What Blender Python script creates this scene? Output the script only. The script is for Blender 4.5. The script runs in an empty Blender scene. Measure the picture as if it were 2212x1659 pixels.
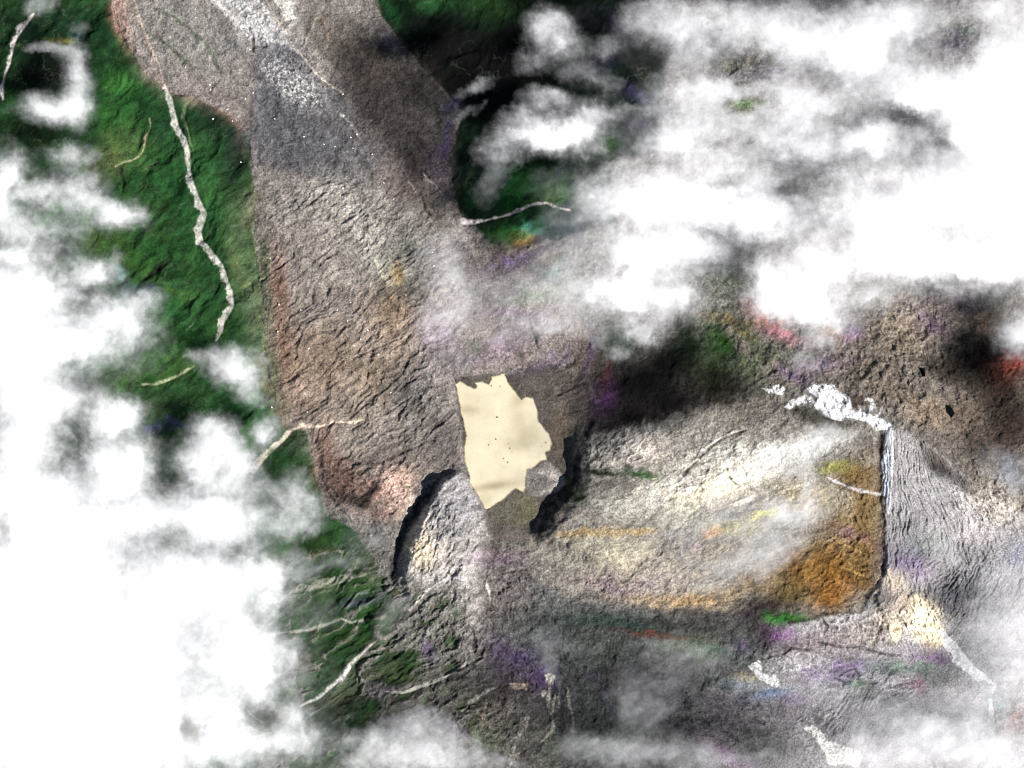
import bpy, math, random
import numpy as np

# ------------------------------------------------------------------ camera, world, sun, exposure
scene = bpy.context.scene
S = 12000.0 / 2212.0                      # metres per map unit (the map is 2212 x 1659 units)
CX, CY = 1106.0, 829.5
H_CAM = 120000.0
cam = bpy.data.cameras.new('camera')
cam.sensor_width = 36.0
cam.lens = 36.0 * H_CAM / 12000.0
cam.clip_start = 100.0
cam.clip_end = 400000.0
cam_ob = bpy.data.objects.new('camera', cam)
cam_ob.location = (0, 0, H_CAM)
scene.collection.objects.link(cam_ob)
scene.camera = cam_ob

SUN_EL = math.radians(45)
# horizontal direction TOWARDS the sun: east-south-east (shadows fall to the upper left)
sdx, sdy = 0.85, -0.53
n_ = math.hypot(sdx, sdy); sdx /= n_; sdy /= n_
sun = bpy.data.lights.new('sun', 'SUN')
sun.energy = 4.6
sun.angle = math.radians(0.5)
sun.color = (1.0, 0.965, 0.93)
sun_ob = bpy.data.objects.new('sun', sun)
sun_ob.location = (0, 0, 5000)
import mathutils
dvec = mathutils.Vector((sdx * math.cos(SUN_EL), sdy * math.cos(SUN_EL), math.sin(SUN_EL)))
sun_ob.rotation_euler = dvec.to_track_quat('Z', 'Y').to_euler()
scene.collection.objects.link(sun_ob)

world = bpy.data.worlds.new('World'); scene.world = world
world.use_nodes = True
wn = world.node_tree
bg = wn.nodes['Background']
sky = wn.nodes.new('ShaderNodeTexSky')
sky.sky_type = 'NISHITA'
sky.sun_disc = False
sky.sun_elevation = SUN_EL
sky.sun_rotation = math.atan2(sdx, sdy)
sky.altitude = 3000
wn.links.new(sky.outputs[0], bg.inputs[0])
bg.inputs[1].default_value = 0.05

scene.view_settings.view_transform = 'Standard'
scene.view_settings.look = 'None'
scene.view_settings.exposure = 0.9
scene.view_settings.gamma = 1.0
cy = scene.cycles
cy.max_bounces = 16
cy.volume_bounces = 14
cy.diffuse_bounces = 2
cy.glossy_bounces = 1
cy.transparent_max_bounces = 24
cy.use_denoising = True
scene.cycles.filter_width = 1.1

# ------------------------------------------------------------------ noise
_rng = np.random.RandomState(7)
_PERM = _rng.permutation(4096).astype(np.int64)
_ANG = _rng.rand(4096) * 2 * np.pi
_GX, _GY = np.cos(_ANG).astype(np.float32), np.sin(_ANG).astype(np.float32)


def perlin(x, y, seed=0):
    xi = np.floor(x); yi = np.floor(y)
    xf = (x - xi).astype(np.float32); yf = (y - yi).astype(np.float32)
    xi = xi.astype(np.int64) + seed * 131; yi = yi.astype(np.int64) + seed * 57
    u = xf * xf * xf * (xf * (xf * 6 - 15) + 10)
    v = yf * yf * yf * (yf * (yf * 6 - 15) + 10)

    def g(ix, iy, fx, fy):
        h = _PERM[(_PERM[ix & 4095] + iy) & 4095]
        return _GX[h] * fx + _GY[h] * fy
    a = g(xi, yi, xf, yf); b = g(xi + 1, yi, xf - 1, yf)
    c = g(xi, yi + 1, xf, yf - 1); d = g(xi + 1, yi + 1, xf - 1, yf - 1)
    ab = a + (b - a) * u; cd = c + (d - c) * u
    return (ab + (cd - ab) * v) * 1.5


def fbm(x, y, scale, octv=5, seed=0, ang=0.0, stretch=1.0, ridged=False, gain=0.5):
    """fractal noise; ang = direction (degrees, map axes, y down) along which features are stretched"""
    ca, sa = math.cos(math.radians(ang)), math.sin(math.radians(ang))
    u = (x * ca + y * sa) / (scale * stretch)
    v = (-x * sa + y * ca) / scale
    out = np.zeros(np.broadcast(x, y).shape, np.float32); amp = 1.0; tot = 0.0
    for o in range(octv):
        n = perlin(u, v, seed + o * 7)
        if ridged:
            n = 1.0 - 2.0 * np.abs(n)
        out += amp * n; tot += amp
        amp *= gain; u = u * 2.03 + 11.3; v = v * 2.03 + 4.7
    return out / (tot ** 0.5 if not ridged else tot)


def sstep(a, b, x):
    t = np.clip((x - a) / (b - a), 0, 1)
    return t * t * (3 - 2 * t)


def lin(rgb):
    c = np.array(rgb, np.float32) / 255.0
    return np.where(c <= 0.04045, c / 12.92, ((c + 0.055) / 1.055) ** 2.4).astype(np.float32)


def T(c, r, pts):
    return [(c * 737.4 + p[0] / 3.0, r * 553.0 + p[1] / 3.0) + tuple(p[2:]) for p in pts]


# ------------------------------------------------------------------ terrain grid (map units, y down)
STEP = 1.4
def axis(n):
    inner = np.arange(0, n + STEP, STEP)
    k = np.arange(1, 50)
    grow = np.cumsum(STEP * 1.145 ** k)
    return np.concatenate([-grow[::-1], inner, inner[-1] + grow])
ax_x = axis(2212.0); ax_y = axis(1659.0)
NX, NY = len(ax_x), len(ax_y)
GX, GY = np.meshgrid(ax_x, ax_y)
GX = GX.astype(np.float64); GY = GY.astype(np.float64)
col = np.zeros((NY, NX, 3), np.float32)
hgt = np.zeros((NY, NX), np.float32)
region = np.zeros((NY, NX), np.int32)
# shared edge roughness
E1 = fbm(GX, GY, 26, 5, 3)
E2 = fbm(GX, GY, 90, 6, 5)


def sub(bb, pad):
    x0, y0, x1, y1 = bb
    i0 = np.searchsorted(ax_x, x0 - pad); i1 = np.searchsorted(ax_x, x1 + pad)
    j0 = np.searchsorted(ax_y, y0 - pad); j1 = np.searchsorted(ax_y, y1 + pad)
    return slice(j0, j1), slice(i0, i1)


def poly_mask(pts, soft=6, rough=6, pad=None, rough2=0):
    pts = [(float(p[0]), float(p[1])) for p in pts]
    pad = pad if pad is not None else soft * 2 + rough * 2 + 4
    xs = [p[0] for p in pts]; ys = [p[1] for p in pts]
    sl = sub((min(xs), min(ys), max(xs), max(ys)), pad)
    X = GX[sl]; Y = GY[sl]
    d2 = np.full(X.shape, 1e12); inside = np.zeros(X.shape, bool)
    for (ax, ay), (bx, by) in zip(pts, pts[1:] + pts[:1]):
        ex, ey = bx - ax, by - ay
        L = ex * ex + ey * ey + 1e-9
        t = np.clip(((X - ax) * ex + (Y - ay) * ey) / L, 0, 1)
        d2 = np.minimum(d2, (X - ax - t * ex) ** 2 + (Y - ay - t * ey) ** 2)
        if ay != by:
            c = ((ay > Y) != (by > Y)) & (X < (bx - ax) * (Y - ay) / (by - ay) + ax)
            inside ^= c
    sd = np.sqrt(d2); sd = np.where(inside, sd, -sd)
    sd = sd + rough * E1[sl] + rough2 * E2[sl]
    return sl, sstep(-soft, soft, sd).astype(np.float32)


def line_mask(pts, soft=1.0, rough=1.0, wig=0.0):
    """pts: (x, y, halfwidth)"""
    pad = 14 + max(p[2] for p in pts) * 2
    sl = sub((min(p[0] for p in pts), min(p[1] for p in pts), max(p[0] for p in pts), max(p[1] for p in pts)), pad)
    X = GX[sl] + wig * E1[sl]; Y = GY[sl] + wig * E2[sl] * 0.6
    best = np.full(X.shape, -1e9)
    for a, b in zip(pts, pts[1:]):
        ex, ey = b[0] - a[0], b[1] - a[1]
        L = ex * ex + ey * ey + 1e-9
        t = np.clip(((X - a[0]) * ex + (Y - a[1]) * ey) / L, 0, 1)
        w = a[2] + (b[2] - a[2]) * t
        d = np.sqrt((X - a[0] - t * ex) ** 2 + (Y - a[1] - t * ey) ** 2)
        best = np.maximum(best, w - d)
    best = best + rough * E1[sl]
    return sl, sstep(-soft, soft, best).astype(np.float32)


def blob_mask(x, y, rx, ry, ang=0, hard=1.0, warp=0.0):
    R = max(rx, ry) * 2.4 + warp
    sl = sub((x - R, y - R, x + R, y + R), 0)
    X = GX[sl] - x + warp * E2[sl]; Y = GY[sl] - y + warp * E1[sl]
    ca, sa = math.cos(math.radians(ang)), math.sin(math.radians(ang))
    u = (X * ca + Y * sa) / rx; v = (-X * sa + Y * ca) / ry
    return sl, np.exp(-(u * u + v * v) ** hard).astype(np.float32)


def paint(m, rgb, a=1.0):
    sl, k = m
    k = (k * a)[..., None]
    col[sl] = col[sl] * (1 - k) + lin(rgb) * k


def lift(m, dz):
    sl, k = m
    hgt[sl] += k * dz


# weights for surface character
W_rock = np.zeros((NY, NX), np.float32)
W_veg = np.zeros((NY, NX), np.float32)


def setw(arr, m, v):
    sl, k = m
    arr[sl] = arr[sl] * (1 - k) + v * k


col[:] = lin((132, 128, 124))
hgt += fbm(GX, GY, 420, 4, 21) * 60
W_rock[:] = 1.0

# ================================================================== colour zones
# --- forest slopes on the left
VEG = [(-500, -500), (232, -500), (240, 0), (248, 55), (272, 85), (300, 130), (316, 158), (350, 185), (372, 204), (402, 203), (428, 214),
       (480, 240), (520, 270), (540, 295), (541, 350), (545, 390), (552, 440), (545, 500), (556, 560), (566, 640), (565, 700), (570, 770),
       (588, 830), (610, 880), (616, 925), (650, 925), (668, 945), (676, 990), (690, 1050), (700, 1110), (760, 1140), (782, 1175),
       (765, 1215), (800, 1262), (822, 1330), (790, 1390), (735, 1445), (690, 1500), (640, 1550), (560, 1640), (500, 2200), (-500, 2200)]
m_veg = poly_mask(VEG, 5, 5)
paint(m_veg, (44, 86, 44)); setw(W_rock, m_veg, 0.12); setw(W_veg, m_veg, 1)
for b in [  # x, y, rx, ry, ang, rgb, alpha
    (60, 60, 90, 60, 0, (28, 56, 36), .9), (90, 170, 90, 90, 0, (10, 26, 20), .9), (190, 60, 80, 50, 0, (22, 56, 34), .95),  # near-black blob: dark forest with cloud shadow painted in
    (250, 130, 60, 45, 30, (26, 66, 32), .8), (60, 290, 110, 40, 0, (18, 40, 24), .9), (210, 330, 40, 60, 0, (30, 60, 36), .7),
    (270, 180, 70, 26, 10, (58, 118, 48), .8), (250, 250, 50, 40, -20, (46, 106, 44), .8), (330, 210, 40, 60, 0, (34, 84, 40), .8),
    (265, 320, 55, 45, 0, (86, 116, 62), .85), (225, 360, 40, 40, 0, (96, 108, 70), .6), (350, 270, 45, 50, 20, (34, 76, 44), .8),
    (330, 400, 70, 50, -30, (46, 96, 46), .8), (300, 470, 60, 40, 0, (60, 92, 52), .7), (380, 420, 34, 60, 10, (32, 80, 40), .8),
    (450, 260, 45, 40, 30, (28, 58, 40), .9), (515, 300, 26, 60, -15, (24, 46, 36), .95), (500, 360, 30, 60, 0, (34, 58, 44), .8),
    (450, 380, 26, 90, -8, (50, 98, 52), .8), (530, 450, 20, 60, 10, (98, 112, 80), .7), (520, 560, 30, 110, -4, (78, 106, 66), .85),
    (545, 690, 24, 120, -2, (88, 112, 78), .85), (575, 800, 20, 60, -12, (96, 112, 82), .7), (560, 880, 40, 30, 0, (52, 112, 60), .8),
    (220, 520, 60, 40, 20, (66, 96, 46), .8), (280, 560, 70, 30, 20, (64, 100, 44), .8), (365, 590, 34, 16, -30, (14, 28, 18), .9),
    (340, 545, 60, 30, -20, (44, 96, 42), .7), (400, 620, 50, 40, 0, (44, 84, 44), .7), (400, 720, 70, 60, 0, (46, 90, 44), .7),
    (350, 790, 60, 40, 0, (66, 108, 50), .7), (250, 825, 60, 26, 0, (66, 98, 46), .8), (450, 850, 60, 60, 0, (40, 82, 44), .8),
    (510, 900, 40, 30, 0, (24, 60, 34), .8), (330, 880, 60, 40, 0, (70, 84, 62), .6), (620, 970, 30, 60, 20, (26, 66, 34), .9),
    (590, 1010, 40, 40, 0, (40, 78, 42), .8), (680, 1160, 70, 40, 0, (48, 84, 42), .9), (720, 1290, 90, 40, -15, (42, 78, 40), .8),
    (690, 1400, 90, 60, -30, (42, 74, 38), .9), (640, 1480, 60, 40, -30, (40, 72, 40), .8), (800, 1350, 50, 30, -20, (44, 92, 42), .7),
    (155, 145, 60, 40, 0, (10, 24, 20), .9)]:  # painted cloud shadow in the upper left forest
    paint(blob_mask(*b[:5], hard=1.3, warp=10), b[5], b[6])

# --- top centre forest
VT = [(800, -600), (1500, -600), (1500, -30), (1345, 20), (1330, 60), (1440, 120), (1420, 330), (1320, 350), (1330, 480), (1250, 500), (1180, 520), (1110, 540),
      (1060, 520), (1000, 470), (985, 420), (972, 350), (1000, 235), (960, 190), (900, 130), (850, 68), (822, 40)]
m = poly_mask(VT, 7, 8)
paint(m, (22, 44, 28)); setw(W_rock, m, 0.15); setw(W_veg, m, 1)
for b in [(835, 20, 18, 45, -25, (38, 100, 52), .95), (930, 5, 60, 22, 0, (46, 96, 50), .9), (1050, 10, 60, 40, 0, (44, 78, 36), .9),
          (1180, 40, 60, 60, 0, (26, 46, 26), .6), (960, 120, 90, 80, 30, (9, 18, 16), .95), (1120, 130, 120, 70, 0, (8, 15, 14), .95),  # blackest blobs here and below: cloud shadow painted into the forest colour
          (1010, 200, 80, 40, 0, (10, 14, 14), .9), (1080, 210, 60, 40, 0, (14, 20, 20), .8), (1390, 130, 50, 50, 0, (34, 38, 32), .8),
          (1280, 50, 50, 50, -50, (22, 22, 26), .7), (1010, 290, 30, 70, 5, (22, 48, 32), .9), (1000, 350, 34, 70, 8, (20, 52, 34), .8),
          (1110, 400, 55, 60, -25, (46, 112, 50), .95), (1030, 430, 60, 30, -10, (42, 92, 48), .9), (1200, 420, 60, 40, 0, (96, 130, 86), .6),
          (1060, 360, 34, 60, 20, (84, 108, 88), .55), (1100, 505, 70, 22, -15, (40, 118, 42), .9), (1310, 300, 30, 30, 0, (70, 140, 40), .6)]:
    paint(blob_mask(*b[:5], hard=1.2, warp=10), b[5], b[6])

# --- debris avalanche field, from the top edge down to the lake
DEB = [(236, -500), (800, -500), (810, 0), (826, 36), (850, 66), (895, 125), (955, 190), (1000, 240), (970, 350), (985, 430), (1000, 480), (1080, 540),
       (1200, 620), (1290, 720), (1230, 780), (1100, 800), (980, 820), (985, 900), (1010, 1000), (960, 1020), (900, 1060), (860, 1100),
       (760, 1120), (690, 1040), (664, 930), (612, 920), (606, 870), (580, 800), (566, 640), (556, 560), (546, 500), (552, 430), (540, 295),
       (500, 252), (430, 214), (372, 203), (316, 158), (272, 85), (248, 55), (240, 0)]
m_deb = poly_mask(DEB, 3, 3)
paint(m_deb, (150, 141, 134)); setw(W_rock, m_deb, 0.75); setw(W_veg, m_deb, 0)
for b in [
    (262, 30, 22, 70, -12, (158, 124, 108), .95), (330, 140, 30, 60, -30, (160, 146, 136), .8), (430, 190, 80, 34, 20, (152, 134, 126), .9),
    (500, 230, 50, 30, 35, (150, 128, 116), .9), (400, 60, 80, 70, 0, (160, 156, 150), .8), (360, 25, 50, 50, 0, (152, 148, 140), .8),
    (430, 110, 60, 22, 40, (134, 134, 126), .7), (500, 70, 60, 50, 40, (140, 138, 136), .8), (400, 120, 36, 14, 35, (140, 136, 112), .5),
    (535, 200, 22, 90, 5, (150, 134, 122), .7), (540, 50, 50, 18, 55, (214, 210, 206), .85), (585, 100, 36, 26, 50, (150, 150, 152), .8), (500, 12, 50, 16, 15, (196, 192, 188), .8),
    (625, 40, 60, 26, 60, (188, 182, 172), .8), (625, 15, 16, 40, -25, (236, 230, 218), .95), (690, 60, 60, 40, 60, (140, 132, 122), .8),
    (610, 150, 50, 60, 20, (112, 112, 118), .9), (600, 220, 60, 40, 0, (104, 104, 110), .9), (620, 195, 26, 18, 30, (226, 224, 216), .8),
    (660, 180, 34, 14, 40, (206, 204, 198), .7), (620, 280, 80, 70, 0, (98, 98, 104), .95), (700, 300, 70, 70, 20, (100, 98, 100), .9),
    (660, 340, 70, 40, 0, (88, 88, 96), .8), (720, 230, 90, 60, 40, (112, 106, 104), .8), (800, 150, 60, 90, -35, (96, 86, 78), .85),
    (850, 260, 70, 90, -20, (76, 68, 66), .85), (900, 330, 60, 60, -20, (66, 58, 58), .9), (900, 180, 40, 50, -40, (60, 54, 52), .9), (720, 90, 40, 60, -40, (132, 120, 108), .6),  # dark brown blobs: soft cloud shadow painted into the debris
    (760, 360, 60, 50, 30, (118, 116, 116), .8), (860, 400, 60, 34, 30, (128, 112, 106), .8), (940, 440, 40, 50, 0, (122, 110, 102), .8),
    (780, 470, 110, 60, 35, (168, 162, 152), .85), (620, 460, 60, 60, 20, (158, 150, 142), .8), (690, 560, 90, 80, 40, (162, 154, 144), .8),
    (840, 580, 70, 60, 30, (172, 170, 158), .85), (900, 540, 60, 60, 30, (150, 146, 136), .8), (862, 592, 13, 24, -8, (194, 158, 104), .8),
    (845, 600, 22, 22, 0, (212, 200, 164), .4), (600, 620, 24, 100, -3, (140, 108, 94), .75), (616, 770, 34, 100, -6, (142, 116, 102), .8),
    (568, 570, 10, 60, 0, (70, 76, 52), .8), (700, 780, 90, 80, -40, (152, 136, 120), .85), (840, 690, 60, 80, -30, (160, 144, 128), .8), (850, 660, 30, 40, 0, (174, 140, 96), .3),
    (820, 810, 80, 50, -35, (140, 126, 110), .8), (640, 860, 60, 40, 0, (152, 136, 124), .85), (750, 900, 80, 30, -10, (150, 140, 128), .8),
    (890, 850, 50, 70, -30, (104, 102, 100), .85), (930, 900, 60, 60, -20, (122, 118, 114), .8), (750, 960, 90, 34, 0, (162, 152, 142), .9),
    (870, 960, 110, 40, -10, (128, 122, 116), .8), (960, 960, 40, 60, 0, (118, 112, 110), .8), (740, 1010, 60, 30, 0, (150, 138, 130), .7),
    (740, 1050, 60, 40, 20, (108, 88, 82), .8), (700, 960, 26, 50, 0, (128, 100, 90), .7), (860, 1050, 34, 50, 20, (176, 154, 142), .85),
    (810, 1060, 40, 30, 30, (150, 124, 114), .8), (800, 1000, 60, 20, -30, (90, 84, 80), .5), (960, 780, 60, 60, 0, (142, 136, 136), .8),
    (1050, 620, 120, 70, 30, (146, 138, 136), .8), (1150, 700, 80, 50, 20, (142, 136, 132), .8), (1080, 560, 60, 40, 0, (126, 120, 110), .8)]:
    paint(blob_mask(*b[:5], hard=1.3, warp=9), b[5], b[6])

m = poly_mask([(300, -60), (470, -60), (500, 20), (540, 80), (541, 262), (500, 244), (425, 208), (360, 190), (330, 120), (302, 40)], 3, 4)
paint(m, (156, 149, 142), .55)
ROUGH = [(545, 95), (600, 62), (640, 112), (700, 172), (740, 200), (762, 300), (826, 356), (790, 404), (700, 396), (600, 372), (549, 345), (541, 250)]
sl, k = poly_mask(ROUGH, 10, 10, rough2=12, pad=50)
paint((sl, k * sstep(400, 300, GY[sl])), (112, 112, 117), .62)
paint(poly_mask([(470, -30), (530, -30), (600, 40), (640, 110), (600, 90), (545, 100), (520, 60)], 3, 5), (196, 194, 192), .6)
for pts in [T(0, 0, [(1000, 50, 3), (1150, 130, 4), (1250, 210, 4), (1340, 290, 4), (1400, 400, 4), (1450, 520, 2)]), T(0, 0, [(950, 210, 2), (1100, 300, 4), (1200, 400, 4), (1260, 450, 2)])]:
    paint(line_mask(pts, 3, 3, 4), (112, 120, 98), .85)
for b in [(640, 190, 60, 30, 38, (214, 210, 200), .5), (590, 150, 30, 24, 60, (196, 196, 196), .5), (560, 60, 40, 24, 50, (196, 194, 192), .4)]:
    sl, k = blob_mask(*b[:5], hard=1.3, warp=9)
    paint((sl, k * sstep(-.1, .5, fbm(GX[sl], GY[sl], 8, 4, 111, gain=.7))), b[5], .95)
for b in [(880, 210, 80, 110, -25, (56, 50, 48), .75), (800, 130, 50, 60, -30, (78, 68, 62), .7), (920, 360, 60, 60, -20, (58, 52, 52), .7), (790, 190, 60, 80, -30, (70, 62, 58), .6), (760, 90, 40, 60, -35, (92, 82, 74), .6)]:  # deepens the cloud shadow painted on the upper debris
    paint(blob_mask(*b[:5], hard=1.3, warp=14), b[5], b[6])
for b in [(520, 540, 26, 110, -6, (100, 126, 84), .8), (552, 660, 20, 120, -2, (104, 124, 92), .85), (582, 800, 18, 60, -14, (104, 122, 92), .8), (538, 450, 14, 50, 12, (124, 128, 100), .8), (460, 420, 20, 60, -14, (60, 116, 62), .7), (400, 640, 60, 100, 0, (52, 104, 54), .5)]:
    sl, k = blob_mask(*b[:5], hard=1.5, warp=6)
    paint((sl, k * sstep(-.6, .2, E1[sl] + .25)), b[5], b[6])
for b in [(572, 620, 14, 130, -3, (112, 116, 92), .7), (592, 800, 14, 70, -10, (118, 116, 98), .7), (556, 450, 12, 60, 4, (128, 124, 104), .6), (612, 880, 16, 40, -10, (116, 112, 96), .6)]:
    paint(blob_mask(*b[:5], hard=1.3, warp=12), b[5], b[6])

sl, k = m_deb
g = col[sl].mean(-1, keepdims=True)
kk = (k * .38 * sstep(800, 300, GY[sl] + 40 * E2[sl]))[..., None]
col[sl] = col[sl] * (1 - kk) + g * np.array([1.02, 1.0, .985], np.float32) * kk
sl, k = line_mask([(815, -20, 6), (835, 50, 8), (880, 110, 12), (930, 170, 16), (965, 240, 20), (955, 330, 18), (975, 400, 12), (990, 450, 6)], 22, 6, 6)
paint((sl, k), (40, 38, 34), .6)
# --- lake shores and the basin
SHORE = T(1, 1, [(1065, 770), (1350, 700), (1560, 800), (1650, 1000), (1560, 1100), (1510, 1250), (1490, 1420), (1470, 1500), (1380, 1600),
                 (1270, 1680)]) + [(1165, 1120), (1150, 1165), (1100, 1170), (1060, 1160), (1040, 1110), (1010, 1040), (1000, 950), (990, 880), (980, 820), (1040, 808)]
m = poly_mask(SHORE, 4, 4)
paint(m, (104, 98, 93)); setw(W_veg, m, 0); setw(W_rock, m, .5)
paint(blob_mask(1215, 930, 26, 60, 0, 2, 5), (118, 108, 96), .8)
m = poly_mask(T(1, 1, [(1200, 1382), (1255, 1370), (1320, 1330), (1360, 1340), (1460, 1450), (1440, 1490), (1330, 1560), (1230, 1560), (1195, 1500)]), 3, 3)
paint(m, (142, 138, 134))
paint(poly_mask(T(1, 1, [(1260, 1400), (1370, 1370), (1460, 1455), (1400, 1520), (1290, 1540), (1400, 1460)]), 5, 4), (196, 188, 180), .8)
m = poly_mask(T(1, 1, [(1105, 1525), (1185, 1535), (1250, 1570), (1290, 1600), (1290, 1700), (1240, 1740), (1120, 1760), (1000, 1720), (960, 1650), (1060, 1575)]), 3, 4)
paint(m, (112, 108, 98))
paint(blob_mask(1140, 1105, 18, 40, 10, 1.2, 12), (122, 120, 90), .5)
paint(blob_mask(1100, 1174, 55, 8, 4, 1.3, 8), (36, 78, 34), .85)
paint(blob_mask(1240, 1045, 24, 9, 35, 1.3, 6), (36, 80, 34), .8)

# --- rock cone west-south of the lake
CONE = T(1, 1, [(740, 1390), (830, 1430), (880, 1530), (945, 1650)]) + [(1056, 1120), (1048, 1190), (1036, 1250), (1040, 1320), (1010, 1400), (950, 1390), (900, 1310), (862, 1255), (880, 1190), (912, 1110), (940, 1050), (955, 1033)]
m_cone = poly_mask(CONE, 6, 6, rough2=3)
m_cone = (m_cone[0], m_cone[1] * sstep(1330, 1230, GY[m_cone[0]]) * sstep(1062, 1030, GX[m_cone[0]] - 6 * E1[m_cone[0]]))
paint(m_cone, (164, 160, 157)); setw(W_rock, m_cone, 1.1)
for b in [(905, 1185, 34, 40, -30, (222, 206, 180), .9), (900, 1130, 30, 40, -30, (196, 186, 172), .7), (985, 1130, 40, 70, 30, (140, 138, 136), .8),
          (965, 1200, 26, 40, 0, (190, 182, 172), .6), (1000, 1080, 24, 50, 0, (150, 146, 150), .6)]:
    paint(blob_mask(*b[:5], hard=1.4, warp=8), b[5], b[6])

# --- southern slopes below the cone
for b in [(950, 1330, 80, 60, -30, (120, 114, 110), .9), (1000, 1390, 50, 60, -20, (138, 132, 126), .8), (850, 1420, 50, 34, -45, (150, 142, 132), .8),
          (780, 1440, 70, 30, -45, (160, 154, 148), .8), (900, 1480, 60, 30, -30, (136, 130, 122), .7), (1110, 1290, 110, 90, 0, (118, 112, 110), .85),
          (1100, 1180, 80, 30, 0, (132, 122, 120), .7), (1190, 1380, 90, 60, 0, (92, 104, 92), .8), (1080, 1440, 80, 60, 0, (84, 74, 92), .7),
          (1060, 1540, 60, 60, 0, (128, 122, 116), .8), (1060, 1500, 70, 24, -10, (72, 66, 62), .7), (1030, 1600, 60, 40, 0, (120, 130, 104), .6),
          (880, 1400, 60, 30, -20, (50, 92, 44), .75), (900, 1440, 40, 24, 0, (46, 86, 40), .8), (960, 1490, 60, 18, 20, (58, 104, 44), .7), (860, 1460, 40, 14, -40, (60, 110, 50), .5),
          (740, 1580, 60, 20, -45, (40, 70, 34), .9), (780, 1540, 40, 10, -42, (44, 120, 90), .8), (820, 1520, 34, 9, -30, (60, 124, 50), .8), (700, 1620, 40, 30, 0, (46, 76, 42), .8),
          (960, 1380, 40, 24, -30, (98, 92, 88), .6), (570, 1560, 40, 30, 0, (96, 104, 76), .8), (560, 1590, 34, 20, 0, (80, 84, 62), .7), (420, 1580, 40, 40, 0, (120, 120, 96), .9),
          (1250, 1480, 60, 90, 0, (104, 104, 104), .7), (1220, 1600, 60, 60, 0, (110, 124, 104), .7), (1280, 1560, 40, 60, -20, (84, 112, 76), .7)]:
    paint(blob_mask(*b[:5], hard=1.2, warp=10), b[5], b[6])

# --- crater plateau east of the lake
CRAT = T(1, 1, [(1620, 1090), (1800, 1130)]) + [(1430, 900), (1600, 860), (1700, 880), (1860, 900), (1905, 920), (1903, 1050), (1908, 1180), (1912, 1230), (1895, 1270),
        (1860, 1310), (1800, 1330), (1720, 1330), (1600, 1330), (1450, 1320), (1330, 1300), (1240, 1290), (1160, 1250), (1150, 1180), (1190, 1120),
        (1250, 1050), (1275, 1000), (1270, 950)]
m_crat = poly_mask(CRAT, 12, 9, rough2=16, pad=60)
paint(m_crat, (158, 153, 145)); setw(W_rock, m_crat, .8)
for b in [
    (1320, 950, 60, 40, 0, (150, 146, 144), .9), (1380, 940, 60, 26, -20, (196, 190, 184), .5), (1400, 970, 60, 20, -25, (214, 204, 194), .7), (1300, 1000, 50, 30, 0, (140, 138, 132), .7),
    (1330, 1050, 60, 30, 0, (132, 128, 120), .8), (1300, 960, 50, 60, 0, (116, 112, 108), .6), (1300, 1020, 60, 7, 5, (34, 44, 30), .95), (1390, 1028, 40, 9, 15, (40, 84, 30), .95), (1350, 1090, 80, 30, 0, (188, 186, 176), .7), (1240, 1070, 26, 14, 30, (40, 74, 40), .9),
    (1450, 1060, 70, 30, -10, (206, 202, 194), .8), (1530, 1070, 70, 22, -12, (232, 218, 192), .9), (1600, 1030, 80, 26, -15, (238, 230, 210), .9),
    (1700, 970, 120, 26, -8, (226, 224, 214), .8), (1560, 970, 80, 34, -25, (178, 176, 168), .8), (1660, 930, 80, 26, -10, (152, 146, 138), .8),
    (1600, 920, 60, 30, -30, (142, 136, 128), .8), (1770, 905, 80, 20, 14, (92, 88, 80), .9), (1740, 890, 60, 12, 20, (80, 84, 76), .6),
    (1260, 1150, 60, 9, -5, (186, 150, 86), .7), (1350, 1150, 80, 8, -4, (190, 160, 100), .6), (1310, 1190, 110, 40, 5, (186, 180, 162), .85),
    (1420, 1240, 120, 40, 5, (176, 166, 148), .8), (1300, 1260, 80, 26, 10, (160, 150, 142), .8), (1460, 1300, 120, 14, 4, (190, 168, 136), .8),
    (1530, 1290, 80, 16, -8, (186, 160, 120), .7), (1480, 1110, 60, 30, 0, (190, 186, 170), .8), (1560, 1190, 70, 34, 0, (168, 158, 140), .7),
    (1540, 1150, 26, 12, -10, (214, 160, 110), .6), (1650, 1110, 34, 10, -14, (216, 214, 96), .8), (1590, 1140, 60, 14, 0, (178, 170, 104), .5),
    (1760, 1080, 90, 34, 8, (176, 162, 132), .8), (1840, 1025, 46, 34, 5, (132, 108, 70), .95), (1800, 1010, 40, 14, -10, (150, 150, 90), .8),
    (1868, 965, 36, 34, 0, (118, 110, 100), .95), (1870, 1090, 34, 40, 0, (150, 132, 104), .9), (1820, 1130, 60, 26, 0, (160, 140, 108), .9),
    (1740, 1230, 70, 46, -12, (132, 104, 62), .95), (1805, 1230, 95, 72, -25, (140, 102, 52), .97), (1790, 1290, 40, 30, -20, (142, 102, 52), .95), (1860, 1190, 46, 50, 0, (126, 106, 74), .9),
    (1700, 1280, 60, 30, 0, (112, 98, 62), .9), (1860, 1250, 30, 30, -30, (112, 88, 54), .9), (1640, 1250, 50, 30, -10, (158, 134, 100), .7),
    (1660, 1310, 60, 22, 0, (60, 46, 46), .85), (1700, 1335, 60, 12, 5, (50, 110, 34), .9), (1620, 1330, 40, 26, 0, (62, 52, 60), .8)]:
    paint(blob_mask(*b[:5], hard=1.4, warp=9), b[5], b[6])

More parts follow.
